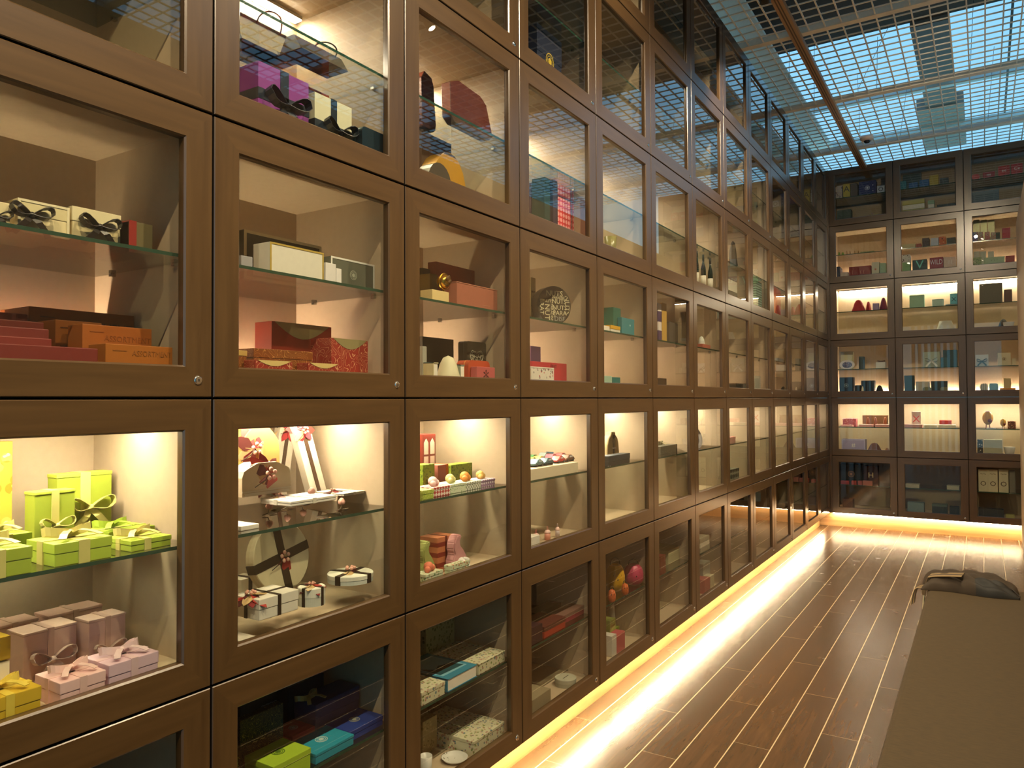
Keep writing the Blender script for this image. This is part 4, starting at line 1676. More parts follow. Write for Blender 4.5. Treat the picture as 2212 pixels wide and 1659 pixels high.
# ===== column 1 ======================================================
it(L_, 4, 0, .3, 1030, 1052, -20, .1, B_box, 'white box with red stripe at the top picture edge', 'box', c='d8dce0', rib='9c2a34', cross=False, ribw=.3)
it(L_, 3, 1, .12, 972, 1064, 190, .06, B_hexbox, 'brown hexagonal box standing on the glass shelf', 'box', c='5d2a20')
it(L_, 3, 1, .30, 911, 942, 158, .06, B_hexbox, 'dark brown hexagonal box at the left frame', 'box', c='5a2a20')
it(L_, 3, 0, .30, 911, 975, 246, .12, B_plain, 'flat brown tray box under the hexagonal boxes', 'box', c='5d4436')
it(L_, 3, 0, .20, 936, 1006, 330, .10, B_arch, 'gold arched box below the brown hexagonal box', 'box')
it(L_, 3, 0, .10, 925, 975, 352, .08, B_arch, 'grey arched box in front of the gold one', 'box', c='5d5346', under='3a342a')
it(L_, 2, 1, .30, 942, 1044, 577, .06, B_plain, 'large terracotta red box behind the gold globe', 'box', c='8f4433')
it(L_, 2, 1, .10, 934, 970, 628, .08, B_plain, 'cream plinth block carrying the gold globe', 'display block', c='e2c98c')
P = it(L_, 2, 1, .10, 941, 976, 588, .08, B_globe, 'gold globe with a ring on the cream block', 'globe', dz=.062)
it(L_, 2, 1, .10, 987, 1075, 617, .10, B_box, 'pinkish brown box with curved line of small lettering', 'box', c='a76650', lid='b5765c', text=[('. . . . . . .', .2, -.25)], tcol='d8b49c', tsize=.16, lidh=.05)
it(L_, 2, 1, .34, 913, 931, 580, .1, B_plain, 'dark olive box at the left frame behind the globe', 'box', c='3c3422')
it(L_, 2, 1, .26, 929, 945, 592, .08, B_plain, 'gold brown box left of the globe', 'box', c='7a6228', rough=.3)
it(L_, 2, 0, .34, 913, 980, 730, .10, B_plain, 'large dark grey box behind the cream barrel', 'box', c='3e3a2e')
it(L_, 2, 0, .22, 1008, 1076, 740, .06, B_tin, 'dark grey tin with ornate silver heart crest', 'tin', c='4a4438', rr=.08, band='5a5446', emb='b8b49c')
it(L_, 2, 0, .08, 942, 994, 768, .12, B_lump, 'cream ribbed rounded box in front of the dark grey box', 'box', c='d6d0ae')
it(L_, 2, 0, .055, 936, 947, 783, .12, B_book, 'cream book edge left of the ribbed box', 'book', c='d8cda0')
it(L_, 2, 0, .10, 994, 1004, 788, .12, B_book, 'grey green book right of the ribbed box', 'book', c='8a9484')
it(L_, 2, 0, .10, 1012, 1058, 779, .08, B_tin, 'coral red rounded tin before the crest tin', 'tin', c='c85a3a', rr=.14, band='e0a060')
it(L_, 2, 0, .055, 1030, 1069, 793, .05, B_box, 'small pink box with a dark star pattern', 'box', c='c0605e', text=[('*', 0, -.2, 1.3)], tcol='4a2020')
it(L_, 2, 0, .12, 913, 922, 748, .06, B_plain, 'silver grey sliver of a box at the left frame, third column', 'box', c='a8a698')
def B_windows(w, d, h, c='74291c', pane='dcc4ac'):
    r = empty('box')
    g = G(M(c, .45))
    g.box((-d / 2, -w / 2, 0), (d / 2, w / 2, h), None, .0015)
    g.obj('body', r)
    R = Matrix(((0, 0, 1, 0), (1, 0, 0, 0), (0, 1, 0, 0), (0, 0, 0, 1)))
    for yy in (-.24, .24):
        g = G(M(pane, .5))
        for z0_, z1_, arch in ((.06, .30, 0), (.34, .58, 0), (.62, .92, 1)):
            q = .16
            p_ = [(yy - q, z0_), (yy + q, z0_), (yy + q, z1_ - .08 * arch), (yy, z1_), (yy - q, z1_ - .08 * arch)]
            g.prism([(a * w, b * h) for a, b in p_], d / 2, d / 2 + .0008, None, R)
        g.obj('printed_window', r)
    return r


it(L_, 1, 1, .40, 913, 941, 938, .10, B_windows, 'tall dark red box with white arched windows', 'box')
GP = floral('green_print', '8da52a', '3f5a1c', '6a8424', 'b4c43a', 110)
it(L_, 1, 1, .30, 914, 939, 1003, .08, B_plain, 'green print box left of the pink box', 'box', mat=GP)
it(L_, 1, 1, .30, 946, 967, 1004, .08, B_box, 'dusty pink box between the green print boxes', 'box', c='b96a5c', rib='e8763c', ribw=.2, ribpos=.45, cross=False)
it(L_, 1, 1, .28, 971, 1020, 1002, .08, B_plain, 'wide green print box on the patterned shelf', 'box', mat=GP)
it(L_, 1, 1, .06, 913, 938, 1058, .14, B_box, 'small lime patterned box at the left frame', 'box', mat=floral('lime_print', 'a8bc4a', '6a8a2a', 'd8dc8a', 'c0cc60', 120), lid=True)


def B_topped(w, d, h, mat=None, c='ffffff', ball='f0e6d8'):
    r = B_box(w, d, h, c, lid=True, mat=mat, lidh=.3)
    g = G(M(ball, .6))
    g.ball((0, 0, h + w * .16), w * .18, None, 12)
    g.ball((0, w * .2, h + w * .10), w * .12, None, 10)
    g.ball((d * .2, -w * .2, h + w * .10), w * .12, None, 10)
    g.obj('topper', r)
    return r


it(L_, 1, 1, .08, 936, 973, 1051, .12, B_topped, 'red and white argyle box with white pompoms', 'gift box', mat=checks('argyle', 'b23a34', 'efe2d6', 95, True), ball='e8c8c8')
it(L_, 1, 1, .09, 974, 1008, 1044, .12, B_topped, 'mint leaf print box with small topper', 'gift box', mat=floral('mint_print', 'dbe2c4', '7aa26a', 'a8c490', 'c8d8b0', 130), ball='d8cf8a')
it(L_, 1, 1, .10, 1005, 1040, 1040, .12, B_topped, 'grey gingham box with orange topper', 'gift box', mat=checks('gingham', '8f9a80', 'eceadf', 130), ball='d88a3a')
it(L_, 1, 1, .11, 1041, 1070, 1035, .12, B_topped, 'purple polka dot box with gold topper', 'gift box', mat=dots('polka', '9a7a9c', 'efe6ee', 70), ball='d8b060')
it(L_, 1, 1, .24, 914, 950, 1040, .08, B_bowl, 'small pink dish behind the argyle box', 'dish', c='d8706c', hh=.05)
it(L_, 1, 0, .14, 913, 943, 1168, .07, B_rabbit, 'olive green rabbit shaped box', 'box', c='9aa05a')
it(L_, 1, 0, .16, 945, 982, 1158, .12, B_box, 'dark red faceted box with fine gold lines', 'box', c='86301f', mat=stripes('gold_lines', 'b8704a', '7d2c1c', 28, 2), rib='5a1c14', cross=False, ribw=.1)
it(L_, 1, 0, .10, 979, 1011, 1158, .07, B_rabbit, 'pink rabbit shaped box with fluffy white tail', 'box', c='c48c8c', tail='e6e2da')
FL1 = floral('meadow_print', 'cfd4b4', '6a8a5a', 'c87a5a', '8aa07a', 95)
it(L_, 1, 0, .055, 970, 1014, 1216, .10, B_box, 'small meadow print box below the pink rabbit', 'gift box', mat=FL1, lid=True)
it(L_, 1, 0, .05, 920, 958, 1236, .08, B_topped, 'small meadow print box with coral flower topper', 'gift box', mat=FL1, ball='d8785a')
it(L_, 1, 0, .24, 930, 945, 1180, .1, B_lump, 'dark round shape between the rabbit boxes', 'box', c='2a2018')
GF = floral('leaf_lattice', 'c4c8a0', '8a9a70', 'a8ae84', '7f9068', 60)
it(L_, 0, 1, .46, 920, 1026, 1330, .04, B_plain, 'pale green leaf lattice panel standing at the back', 'box', mat=GF)
FL2 = floral('garden_print', 'd3cfae', '7d8f4e', 'b88a78', '5e7f86', 80)
it(L_, 0, 1, .055, 1034, 1091, 1420, .34, B_box, 'large floral flat box with printed rim at the right', 'box', mat=FL2, lid=True, lidh=.15)
it(L_, 0, 1, .055, 966, 1030, 1452, .34, B_book, 'large blue picture book with white page edges', 'book', c='3b86a0')
it(L_, 0, 1, .055, 911, 962, 1484, .2, B_box, 'floral flat box left of the blue book', 'box', mat=FL2, lid=True, lidh=.3)
it(L_, 0, 1, .42, 1004, 1036, 1392, .08, B_lump, 'small blue bird shape on the floral box', 'ornament', c='1e4468', dz=.06)
it(L_, 0, 0, .30, 913, 944, 1552, .08, B_plain, 'tan floral box standing at the left of the lower floor', 'box', mat=floral('sepia_print', 'a8986a', '8a7a4e', 'c0b080', 'b89a70', 70))
it(L_, 0, 0, .52, 946, 984, 1520, .08, B_plain, 'faded rose print box standing right of the tan one', 'box', mat=floral('rose_print', 'a08c6a', '8a5a48', 'c0a888', '6a7050', 70))
it(L_, 0, 0, .055, 1010, 1090, 1585, .42, B_box, 'wide garden print flat box on the lower floor', 'box', mat=FL2, lid=True, lidh=.2)
it(L_, 0, 0, .055, 936, 1022, 1625, .3, B_bowl, 'white bowl with tiny dark sprigs', 'bowl', pat=floral('sprig_print', 'dcdad0', '6a6656', 'dcdad0', 'dcdad0', 60))
it(L_, 0, 0, .08, 905, 934, 1632, .2, B_bowl, 'small white cup left of the white bowl', 'cup', c='d8d6cc')

# ===== column 2 ======================================================
it(L_, 4, 0, .16, 1160, 1213, 50, .2, B_box, 'navy box with a round yellow emblem near the picture top', 'box', c='1f2540', lid=True, seal='e0c040')
it(L_, 4, 0, .40, 1148, 1180, 20, .12, B_plain, 'red box behind the navy emblem box', 'box', c='9c2c2c')
it(L_, 4, 0, .30, 1216, 1236, 72, .2, B_plain, 'red brown box right of the navy emblem box', 'box', c='8a3a34')
it(L_, 3, 0, .30, 1147, 1170, 300, .1, B_plain, 'violet grey box at the left frame, fourth column', 'box', c='584a6a')
it(L_, 3, 0, .16, 1205, 1239, 317, .09, B_box, 'red and white box standing tall above the dark books', 'box', mat=dots('red_dots', 'c4303c', 'e8a0a0', 40), c='c4303c', rib='4a3040', ribw=.05, ribpos=.30, cross=False)
it(L_, 3, 0, .16, 1176, 1188, 350, .1, B_plain, 'dark green book left of the red box', 'box', c='1d3a34')
it(L_, 3, 0, .14, 1189, 1204, 345, .1, B_plain, 'dark plum book beside the red box', 'box', c='33283c')


def B_roundtin(w, d, h):
    r = empty('round_tin')
    R_ = h / 2
    g = G(M('3a342a', .35))
    T = Matrix.Translation((-d / 2, 0, R_)) @ Matrix.Rotation(math.pi / 2, 4, 'Y') @ Matrix.Diagonal((1, w / h, 1, 1))
    g.lathe([(0, 0), (R_, 0), (R_, d), (R_ - .003, d + .001), (0, d + .001)], None, 48, T, False)
    g.obj('body', r)
    lines = [('NUTS', 0, .80, .20, 0), ('PARADISE', .12, .70, .085, 0), ('NUTS', .14, .60, .17, 0), ('NUTS', .16, .44, .17, 0), ('PARA', .16, .30, .17, 0),
             ('DISE', .16, .15, .17, 0), ('NUTS', -.18, .60, .11, 0), ('NUTS', -.22, .27, .20, -90), ('PARADISE', -.08, .32, .10, -90), ('PARADISE', 0, .32, .06, -90), ('BRAT', -.38, .45, .17, -90), ('NUTS', .38, .52, .2, -90)]
    for tx, yy, zz, ss, ro in lines:
        o = lettering(r, tx, ss * w, M('d6cda8' if tx != 'DISE' else 'a8a8a0', .5), (d / 2 + .0012, yy * w, zz * h), math.radians(ro))
        for v in o.data.vertices:      # keep the print inside the round lid
            a_, b_ = v.co.y / (w / 2), (v.co.z - h / 2) / (h / 2)
            q_ = math.hypot(a_, b_)
            if q_ > .93:
                v.co.y *= .93 / q_
                v.co.z = h / 2 + (v.co.z - h / 2) * .93 / q_
    return r


it(L_, 2, 1, .16, 1160, 1246, 606, .09, B_roundtin, 'large round dark tin covered in cream words about nuts', 'tin', rz=-30, ww=.262, hh=.262)
it(L_, 2, 1, .30, 1147, 1157, 600, .06, B_box, 'narrow cream lettered box left of the round tin', 'box', c='b8a878', text=[('NUTS', 0, .2, .06), ('PARADISE', 0, -.1, .04)], tcol='4a3a22')
it(L_, 2, 0, .30, 1147, 1168, 748, .1, B_plain, 'violet box at the left frame above the red letter box', 'box', c='6a4f7a')
it(L_, 2, 0, .18, 1150, 1224, 783, .08, B_box, 'bright red box with dark capital letters', 'box', c='b8323e', text=[('FRUIT', .1, .34)], tcol='5a1a20', tsize=.2)
it(L_, 2, 0, .06, 1147, 1196, 793, .08, B_box, 'white box with pink and grey flower print', 'box', mat=floral('white_rose', 'e6e0d4', 'd0606a', '8a8a88', 'e6e0d4', 50), c='eeeeee', border='efeade')
it(L_, 1, 1, .05, 1147, 1249, 1020, .34, B_tray, 'raised cream display block under the toy cars', 'display block', c='e6d9bc', hh=.07)
CC = ['3f7d4a', '8a9a96', '3a5a6a', '9a9a5a', 'd8c048', 'c85a6a', 'b83a3a', '6a8a90', '4a6a78', 'c8504a', '7a5a4a']
CARS = [(1147, 1166, 986, .30), (1174, 1192, 982, .33), (1193, 1212, 979, .33), (1148, 1161, 1001, .2), (1161, 1180, 993, .2), (1189, 1207, 991, .22), (1208, 1227, 989, .22), (1156, 1176, 1009, .09), (1177, 1197, 1006, .09), (1204, 1222, 1001, .1), (1223, 1242, 998, .1)]
CNM = ['green', 'grey', 'dark teal', 'olive', 'yellow', 'pink', 'red', 'pale blue', 'steel blue', 'coral', 'brown']
PLC = ['at the back left', 'in the back middle', 'at the back right', 'at the left edge', 'centre left', 'centre', 'centre right', 'at the front left', 'front second from left', 'front third from left', 'at the front right']
for (a, b, t, dd), c, n_, pl_ in zip(CARS, CC, CNM, PLC):
    it(L_, 1, 1, dd, a, b, t, .06, B_car, '%s toy car %s of the cream display block' % (n_, pl_), 'toy car', 'toy cars on the cream block', dz=.071, hh=.048, c=c)
for a, b, t, n_, c in ((1150, 1165, 1140, 'left', 'c8766c'), (1176, 1189, 1140, 'middle', 'd08a7a'), (1199, 1209, 1134, 'right', 'b8a8a8')):
    it(L_, 1, 0, .12, a, b, t, .05, B_mug, 'tiny pink lidded tin with loop handle, %s of three' % n_, 'tin', 'tiny lidded tins', hh=.09, c=c)
it(L_, 1, 0, .05, 1148, 1166, 1158, .06, B_plain, 'small white tray at the lower left of the toy car case', 'tray', c='efe8dc')
it(L_, 0, 1, .10, 1213, 1262, 1320, .12, B_box, 'pinkish red box on the shelf, right end of fourth column', 'box', c='8c2c3c', lid='7a5a50')
it(L_, 0, 1, .06, 1176, 1222, 1343, .2, B_box, 'red orange box with dark edge, left of the pinkish red box', 'box', c='a83a26', lid='5a2a22')
it(L_, 0, 1, .28, 1160, 1235, 1308, .1, B_plain, 'flat dark green box behind the red boxes', 'box', c='1c2c1c')
it(L_, 0, 1, .06, 1148, 1172, 1352, .2, B_plain, 'dark plum box at the left frame beside the red boxes', 'box', c='381f26')
it(L_, 0, 0, .40, 1174, 1203, 1406, .07, B_tin, 'mint green rounded tin with a dark letter', 'tin', c='7f9a86', rr=.35, text='M', tcol='24302a')
it(L_, 0, 0, .05, 1198, 1245, 1462, .16, B_round, 'flat round white tin with dark script on the lid', 'tin', c='a8a690', lid='b8b6a0', text='~~~')
it(L_, 0, 0, .05, 1150, 1190, 1500, .25, B_plain, 'thin beige booklet lying left of the round tin', 'booklet', c='9a8c6e')

# ===== column 3 ======================================================
it(L_, 2, 1, .12, 1325, 1341, 665, .2, B_plain, 'dark green and teal upright box, fifth column', 'box', c='2a6a5a')
it(L_, 2, 1, .06, 1320, 1343, 704, .08, B_box, 'white box with yellow lid before the green one', 'box', c='e6e0d0', lid='d8a82a', lidh=.6)
it(L_, 2, 1, .07, 1304, 1318, 704, .1, B_plain, 'white box at the left frame, fifth column', 'box', c='efe8dc')
it(L_, 2, 1, .08, 1343, 1370, 688, .1, B_box, 'teal box with a small pale heart', 'box', c='3b8a96', text=[('v', .15, .1, .3)], tcol='d8e8ec')
it(L_, 2, 1, .14, 1370, 1391, 677, .1, B_box, 'dark maroon box with large grey heart', 'box', c='38201a', text=[('V', 0, .1, .4)], tcol='8a8078')
it(L_, 2, 0, .06, 1305, 1322, 812, .1, B_plain, 'pale mint box low in the fifth column', 'box', c='a8ccb8')
it(L_, 2, 0, .06, 1323, 1340, 815, .1, B_plain, 'teal green box low in the fifth column', 'box', c='1f7a78')
it(L_, 1, 1, .20, 1311, 1338, 933, .05, B_bust, 'cream necklace display bust with black cord', 'display bust')
it(L_, 1, 1, .05, 1315, 1361, 982, .08, B_box, 'dark slate box with pale flower print before the bust', 'box', c='1f2a30', mat=floral('dark_flower', '1f2a30', 'd8d0d0', '1f2a30', '1f2a30', 22), lid='22323c', lidh=.55)
it(L_, 0, 1, .10, 1308, 1350, 1219, .5, B_pumpkin, 'yellow pumpkin lantern with cut face', 'lantern', c='d6a41e', rz=-50)
it(L_, 0, 1, .05, 1350, 1394, 1217, .5, B_pumpkin, 'large pink pumpkin lantern with cut face', 'lantern', c='c23a66', rz=-50)
it(L_, 0, 1, .03, 1342, 1358, 1253, .10, B_pumpkin, 'small orange pumpkin lantern between the two big ones', 'lantern', c='d86a30', rz=-50, hh=0.085)
it(L_, 0, 1, .03, 1313, 1330, 1254, .09, B_pumpkin, 'small orange pumpkin lantern at the front left', 'lantern', c='d8693a', rz=-50, hh=0.09)
it(L_, 0, 0, .30, 1312, 1330, 1290, .2, B_lump, 'white ghost shaped lantern under the pumpkins', 'lantern', c='d8d2c4')
it(L_, 0, 0, .16, 1318, 1330, 1338, .1, B_plain, 'pale green box atop the low shelf of the pumpkin case', 'box', c='a4ac5a')
it(L_, 0, 0, .22, 1325, 1338, 1356, .1, B_plain, 'lime green box beside the pink box', 'box', c='9cae3c')
it(L_, 0, 0, .08, 1332, 1350, 1368, .12, B_plain, 'pink red box in the pumpkin case, lower right', 'box', c='b8545a')
it(L_, 0, 0, .08, 1322, 1332, 1372, .12, B_plain, 'white box left of the pink red box', 'box', c='d0ccc0')
it(L_, 3, 0, .1, 1305, 1332, 512, .2, B_bowl, 'wide shallow olive dish, fifth column', 'dish', c='8a8450')
# ===== column 4 and beyond ==========================================
it(L_, 2, 1, .10, 1422, 1429, 655, .12, B_plain, 'purple and white upright panel, sixth column', 'box', mat=stripes('purple_panel', '4a3560', 'e6dcd8', 9, 2))
it(L_, 2, 1, .10, 1430, 1440, 655, .12, B_plain, 'golden yellow upright panel, sixth column', 'box', c='c8a04a')
it(L_, 2, 1, .14, 1446, 1483, 699, .16, B_plain, 'dark grey box on the shelf, sixth column', 'box', c='5a5248')
it(L_, 2, 1, .22, 1455, 1473, 686, .1, B_plain, 'light grey box behind the dark grey box', 'box', c='8a8474')
it(L_, 2, 0, .06, 1419, 1440, 817, .2, B_plain, 'dark brown box at the bottom, sixth column', 'box', c='3a2c18')
it(L_, 1, 1, .14, 1427, 1463, 962, .16, B_box, 'dark silver patterned box with crossed sticks on top', 'box', mat=swirl('silver_swirl', '2a2a20', 'a8a488', 50), c='333333', bow='8a8460', bowax='top')
it(L_, 0, 1, .14, 1444, 1474, 1183, .3, B_box, 'cream box standing open on the lower shelf, sixth column', 'box', c='b8b48c', lid=True)
it(L_, 0, 1, .05, 1427, 1438, 1200, .1, B_plain, 'dark red box left of the cream box', 'box', c='6a2a1c')
it(L_, 3, 1, .2, 1419, 1431, 487, .12, B_plain, 'grey brown box at the left, sixth column', 'box', c='8a7e66')
it(L_, 3, 1, .12, 1431, 1462, 500, .1, B_plain, 'wide pale grey box right of the grey brown one', 'box', c='a8a08c')
for a, b, t, n_ in ((1502, 1509, 508, 'leftmost'), (1513, 1524, 514, 'middle'), (1528, 1539, 521, 'rightmost')):
    it(L_, 3, 0, .10, a, b, t, .1, B_bottle, 'dark wine bottle, %s of the three bottles' % n_, 'bottle', 'dark bottles')
it(L_, 2, 1, .08, 1507, 1523, 726, .2, B_lump, 'crumpled pale cloth pouch, seventh column', 'pouch', c='d0d4cc')
it(L_, 2, 1, .06, 1518, 1535, 744, .1, B_plain, 'flat pink box by the pouch, seventh column', 'box', c='b86a58')
it(L_, 1, 1, .10, 1503, 1526, 922, .06, B_plate, 'round violet patterned plate standing on edge, seventh column', 'plate')
it(L_, 0, 1, .06, 1513, 1533, 1160, .16, B_cardstack, 'stack of pale boxes on the lower shelf, seventh column', 'box', c='a8a088')
it(L_, 0, 0, .16, 1519, 1534, 1215, .1, B_plain, 'tall grey white box low in the seventh column', 'box', c='b8b4a6')
it(L_, 0, 0, .06, 1522, 1534, 1250, .12, B_plain, 'dull pink box low in the seventh column', 'box', c='b0605a')
it(L_, 0, 0, .08, 1535, 1543, 1243, .12, B_plain, 'cream box right of the dull pink box', 'box', c='c8bfa0')
it(L_, 1, 1, .10, 1576, 1589, 944, .1, B_box, 'red box with white lines, eighth column', 'box', mat=stripes('red_lines', 'c8403a', 'e8d8c8', 60), lid=True)
it(L_, 1, 0, .06, 1578, 1597, 1013, .14, B_box, 'small grey box with dark round holes, eighth column', 'box', mat=dots('holes', 'a8a890', '2a2a24', 24), lid=True)
it(L_, 2, 0, .06, 1590, 1612, 828, .1, B_plain, 'low dark box at the bottom, eighth column', 'box', c='3a3020')
it(L_, 3, 0, .10, 1574, 1592, 556, .2, B_cardstack, 'stack of grey trays, eighth column', 'box', c='8a8270')
it(L_, 3, 1, .12, 1574, 1592, 520, .2, B_lump, 'dark rounded case on the shelf, eighth column', 'box', c='3a342a')
it(L_, 3, 0, .10, 1633, 1645, 578, .2, B_plain, 'mint box with dark stripes, ninth column', 'box', mat=stripes('mint_lines', '9ac0a8', '5a6a5a', 50, 2))
it(L_, 3, 0, .05, 1677, 1686, 600, .2, B_plain, 'orange upright box, tenth column', 'box', c='d0603a')
it(L_, 2, 0, .08, 1631, 1643, 812, .2, B_plain, 'small white box low down, ninth column', 'box', c='d8d4c4')
it(L_, 2, 0, .08, 1677, 1700, 815, .2, B_plain, 'large dark olive box, tenth column', 'box', c='33301f')
it(L_, 2, 1, .08, 1680, 1697, 795 - 18, .1, B_plain, 'flat pale box on the shelf, tenth column', 'box', c='b8bcc0', hh=.05)

# ===== end wall =====================================================
NV = '15204a'


def EB(row, lv, x0_, x1_, yt, c, label, cat='box', depth=.2, d=.1, fn=B_plain, **kw):
    if fn is B_plain or fn is B_box or fn is B_cardstack or fn is B_lump or fn is B_tin or fn is B_lampshade or fn is B_bowl or fn is B_egg:
        kw['c'] = c
    return it(E_, row, lv, d, x0_, x1_, yt, depth, fn, label, cat, **kw)


# row 5 (top)
EB(5, 1, 1805, 1819, 402, 'b8a8a0', 'pale print box at the far upper left of the end wall', mat=floral('pale_print', 'c8b8b0', '6a3a3a', 'e0d0a0', '8a7a8a', 60))
EB(5, 1, 1821, 1836, 397, 'c8b030', 'yellow pennant box, top row of the end wall', fn=B_box, text=[('A', 0, .1, .6)], tcol='3a3010')
EB(5, 1, 1837, 1852, 396, '5a4630', 'brown box right of the yellow pennant box')
EB(5, 1, 1855, 1892, 391, '1f2f6a', 'royal blue box with white blots and lettering', fn=B_box, text=[(':', .32, .1, .6), (':', .32, -.1, .6)], seal='dfe2ee', tcol='dfe2ee')
EB(5, 1, 1894, 1911, 401, 'b8c0cc', 'white box with a dark ring, right of the royal blue box', fn=B_box, text=[('O', 0, 0, .8)], tcol='1a2438')
EB(5, 0, 1808, 1838, 453, '46564e', 'grey green box low in the top left case of the end wall')
EB(5, 0, 1878, 1896, 461, 'b09a8a', 'small mixed colour box, bottom right of the same top left case', mat=floral('mixed', 'b0a070', '4a7ab0', 'c0504a', 'd8c060', 60))
EB(5, 1, 1945, 1957, 391, '2a7a88', 'teal box, first on the middle top shelf of the end wall')
EB(5, 1, 1963, 1982, 394, '2f5f92', 'dull blue box, second on the middle top shelf')
EB(5, 1, 1986, 2006, 388, '2f6aa0', 'blue ribbed box left of the yellow box', mat=stripes('blue_rib', '2f6aa0', '255684', 60, 2))
EB(5, 1, 2008, 2027, 378, 'b89c2c', 'mustard yellow box on the middle top shelf of the end wall')
EB(5, 1, 2030, 2049, 384, '3a4444', 'dark slate box right of the mustard box')
EB(5, 1, 1950, 1990, 375, '4a5e62', 'grey panel box behind the blue boxes', d=.4, depth=.1)
EB(5, 0, 1949, 1997, 431, 'b8ae58', 'large yellow and blue patterned stack, middle top case', fn=B_cardstack, n=3)
EB(5, 0, 2004, 2018, 432, '8fb090', 'stack of mint boxes right of the yellow stack', fn=B_cardstack, n=3)
EB(5, 0, 2024, 2064, 440, '14323c', 'low dark blue box at the right of the middle top case')
EB(5, 1, 2099, 2116, 376, 'b04040', 'round red tin with pale lid, right top case', fn=B_tin, rr=.4)
EB(5, 1, 2123, 2149, 371, 'a83a3a', 'red box with white banner, right top case', fn=B_box, text=[('EEE', 0, 0, .4)], tcol='e6e2da')
EB(5, 1, 2156, 2181, 358, 'a83432', 'red tin with white script, left of two', fn=B_tin, rr=.1, text='ee', tcol='e8d8c8')
EB(5, 1, 2184, 2209, 353, 'a83230', 'red tin with white script, right of two', fn=B_tin, rr=.1, text='Ce', tcol='e8d8c8')
EB(5, 0, 2100, 2158, 412, '4f626a', 'wide blue grey box low in the right top case')
# row 4
for a, b, c, n_ in ((1809, 1815, '7fae4a', 'first'), (1817, 1823, '7fae4a', 'second')):
    EB(4, 1, a, b, 544, c, '%s small green ball jar from the left, end wall shelf' % n_, 'jar', .06, .1, B_lump)
for a, n_ in ((1827, 'first'), (1834, 'second'), (1844, 'third'), (1852, 'fourth')):
    EB(4, 1, a, a + 3.5, 541, 'b08a5a', '%s of the tiny amber flasks right of the green jars' % n_, 'flask', .03, .1, B_lump)
EB(4, 1, 1858, 1888, 541, '8a9468', 'flat olive tray right of the tiny flasks', 'tray', hh=.025)
EB(4, 0, 1807, 1814, 576, '1a2a4a', 'narrow navy box at the left of the fourth case', depth=.3)
EB(4, 0, 1815, 1831, 588, 'd8c4b4', 'low white box left of the long dark red box')
EB(4, 0, 1834, 1881, 575, '8c1f20', 'long dark red box on the end wall floor', fn=B_box, text=[('l', -.35, 0, .5), ('( (', .1, 0, .4)], tcol='b86a5a')
EB(4, 0, 1883, 1899, 566, 'd8d4c0', 'white card with red and gold bell print', fn=B_box, seal='c83a26')
EB(4, 0, 1900, 1913, 568, 'a8c8b0', 'pale mint box at the right of the dark red box')
EB(4, 1, 1948, 1977, 527, 'c8bc90', 'low cream box, first on the middle shelf, fifth row')
EB(4, 1, 1979, 1990, 526, '9a3a34', 'small red box beside the low cream box')
EB(4, 1, 1992, 2007, 514, '3c2c30', 'dark plum box behind the small red box')
EB(4, 1, 2010, 2027, 514, 'c4ccdc', 'white and blue folded box left of the orange one')
EB(4, 1, 2028, 2043, 511, 'c8602a', 'orange print box on the middle shelf of the end wall', mat=floral('orange_print', 'c8602a', '5a2a18', 'e08a3a', 'd8b080', 40))
EB(4, 1, 2045, 2064, 513, '22302c', 'dark green box right of the orange print box')
EB(4, 0, 1948, 1966, 550, '86b070', 'green box with white patterned top half', fn=B_box, lid=floral('bw_leaf', 'dcd8cc', '5a4a4a', 'dcd8cc', 'b0a8a0', 60), lidh=.4)
EB(4, 0, 1971, 2002, 561, '2c4a50', 'dark box with a bright teal fan print', fn=B_box, text=[('V', 0, .1, .9)], tcol='6ad0cc')
EB(4, 0, 2008, 2037, 556, '98304a', 'magenta box with white upright lettering', fn=B_box, text=[('WILD', 0, .15, .5)], tcol='e0dcec')
EB(4, 0, 2038, 2065, 555, 'e0c8bc', 'pale pink box right of the magenta box', fn=B_box, text=[('III', 0, .1, .4)], tcol='f0e8e8')
for a, n_ in ((2102, 'left'), (2118, 'middle'), (2134, 'right')):
    EB(4, 1, a, a + 14, 475, '8a8a5a', 'green lidded preserve jar, %s of three at the back' % n_, 'jar', .1, .35, B_tin, group='green preserve jars', rr=.2)
for a, n_, c in ((2101, 'blue', '5a6a9a'), (2113, 'beige', 'b8a08a'), (2127, 'pink', 'c08078'), (2140, 'tan', 'a8987a')):
    EB(4, 1, a, a + 11, 501, c, '%s packet in the front row of printed packets' % n_, 'packet', .1, .1, mat=floral('pk_' + n_, c, 'c04a4a', 'e0d8c8', '6a5a50', 70))
EB(4, 1, 2151, 2160, 502, '2a3a26', 'dark green packet right of the printed packets')
EB(4, 1, 2165, 2182, 492, 'b42a40', 'crimson box with a pale figure print', fn=B_box, seal='e8d0c0')
EB(4, 0, 2102, 2120, 556, '8aa070', 'green printed box, first at the bottom of the right fifth case', mat=floral('gp1', '9ab080', 'e8e4c8', '5a7a4a', 'c8c890', 60))
EB(4, 0, 2126, 2170, 555, 'b8d0b0', 'wide pale green box in the middle of the right fifth case', fn=B_box, text=[('- - -', 0, .2, .4)], tcol='5a7a4a')
EB(4, 0, 2172, 2192, 552, 'a83a38', 'red and white box next to the right wall', fn=B_box, seal='e8e0d8')
for a, n_ in ((2103, 'first'), (2117, 'second'), (2134, 'third')):
    EB(4, 0, a, a + 13, 543, 'd0d8d0', '%s white carton in the back row, right fifth case' % n_, 'carton', .1, .4)
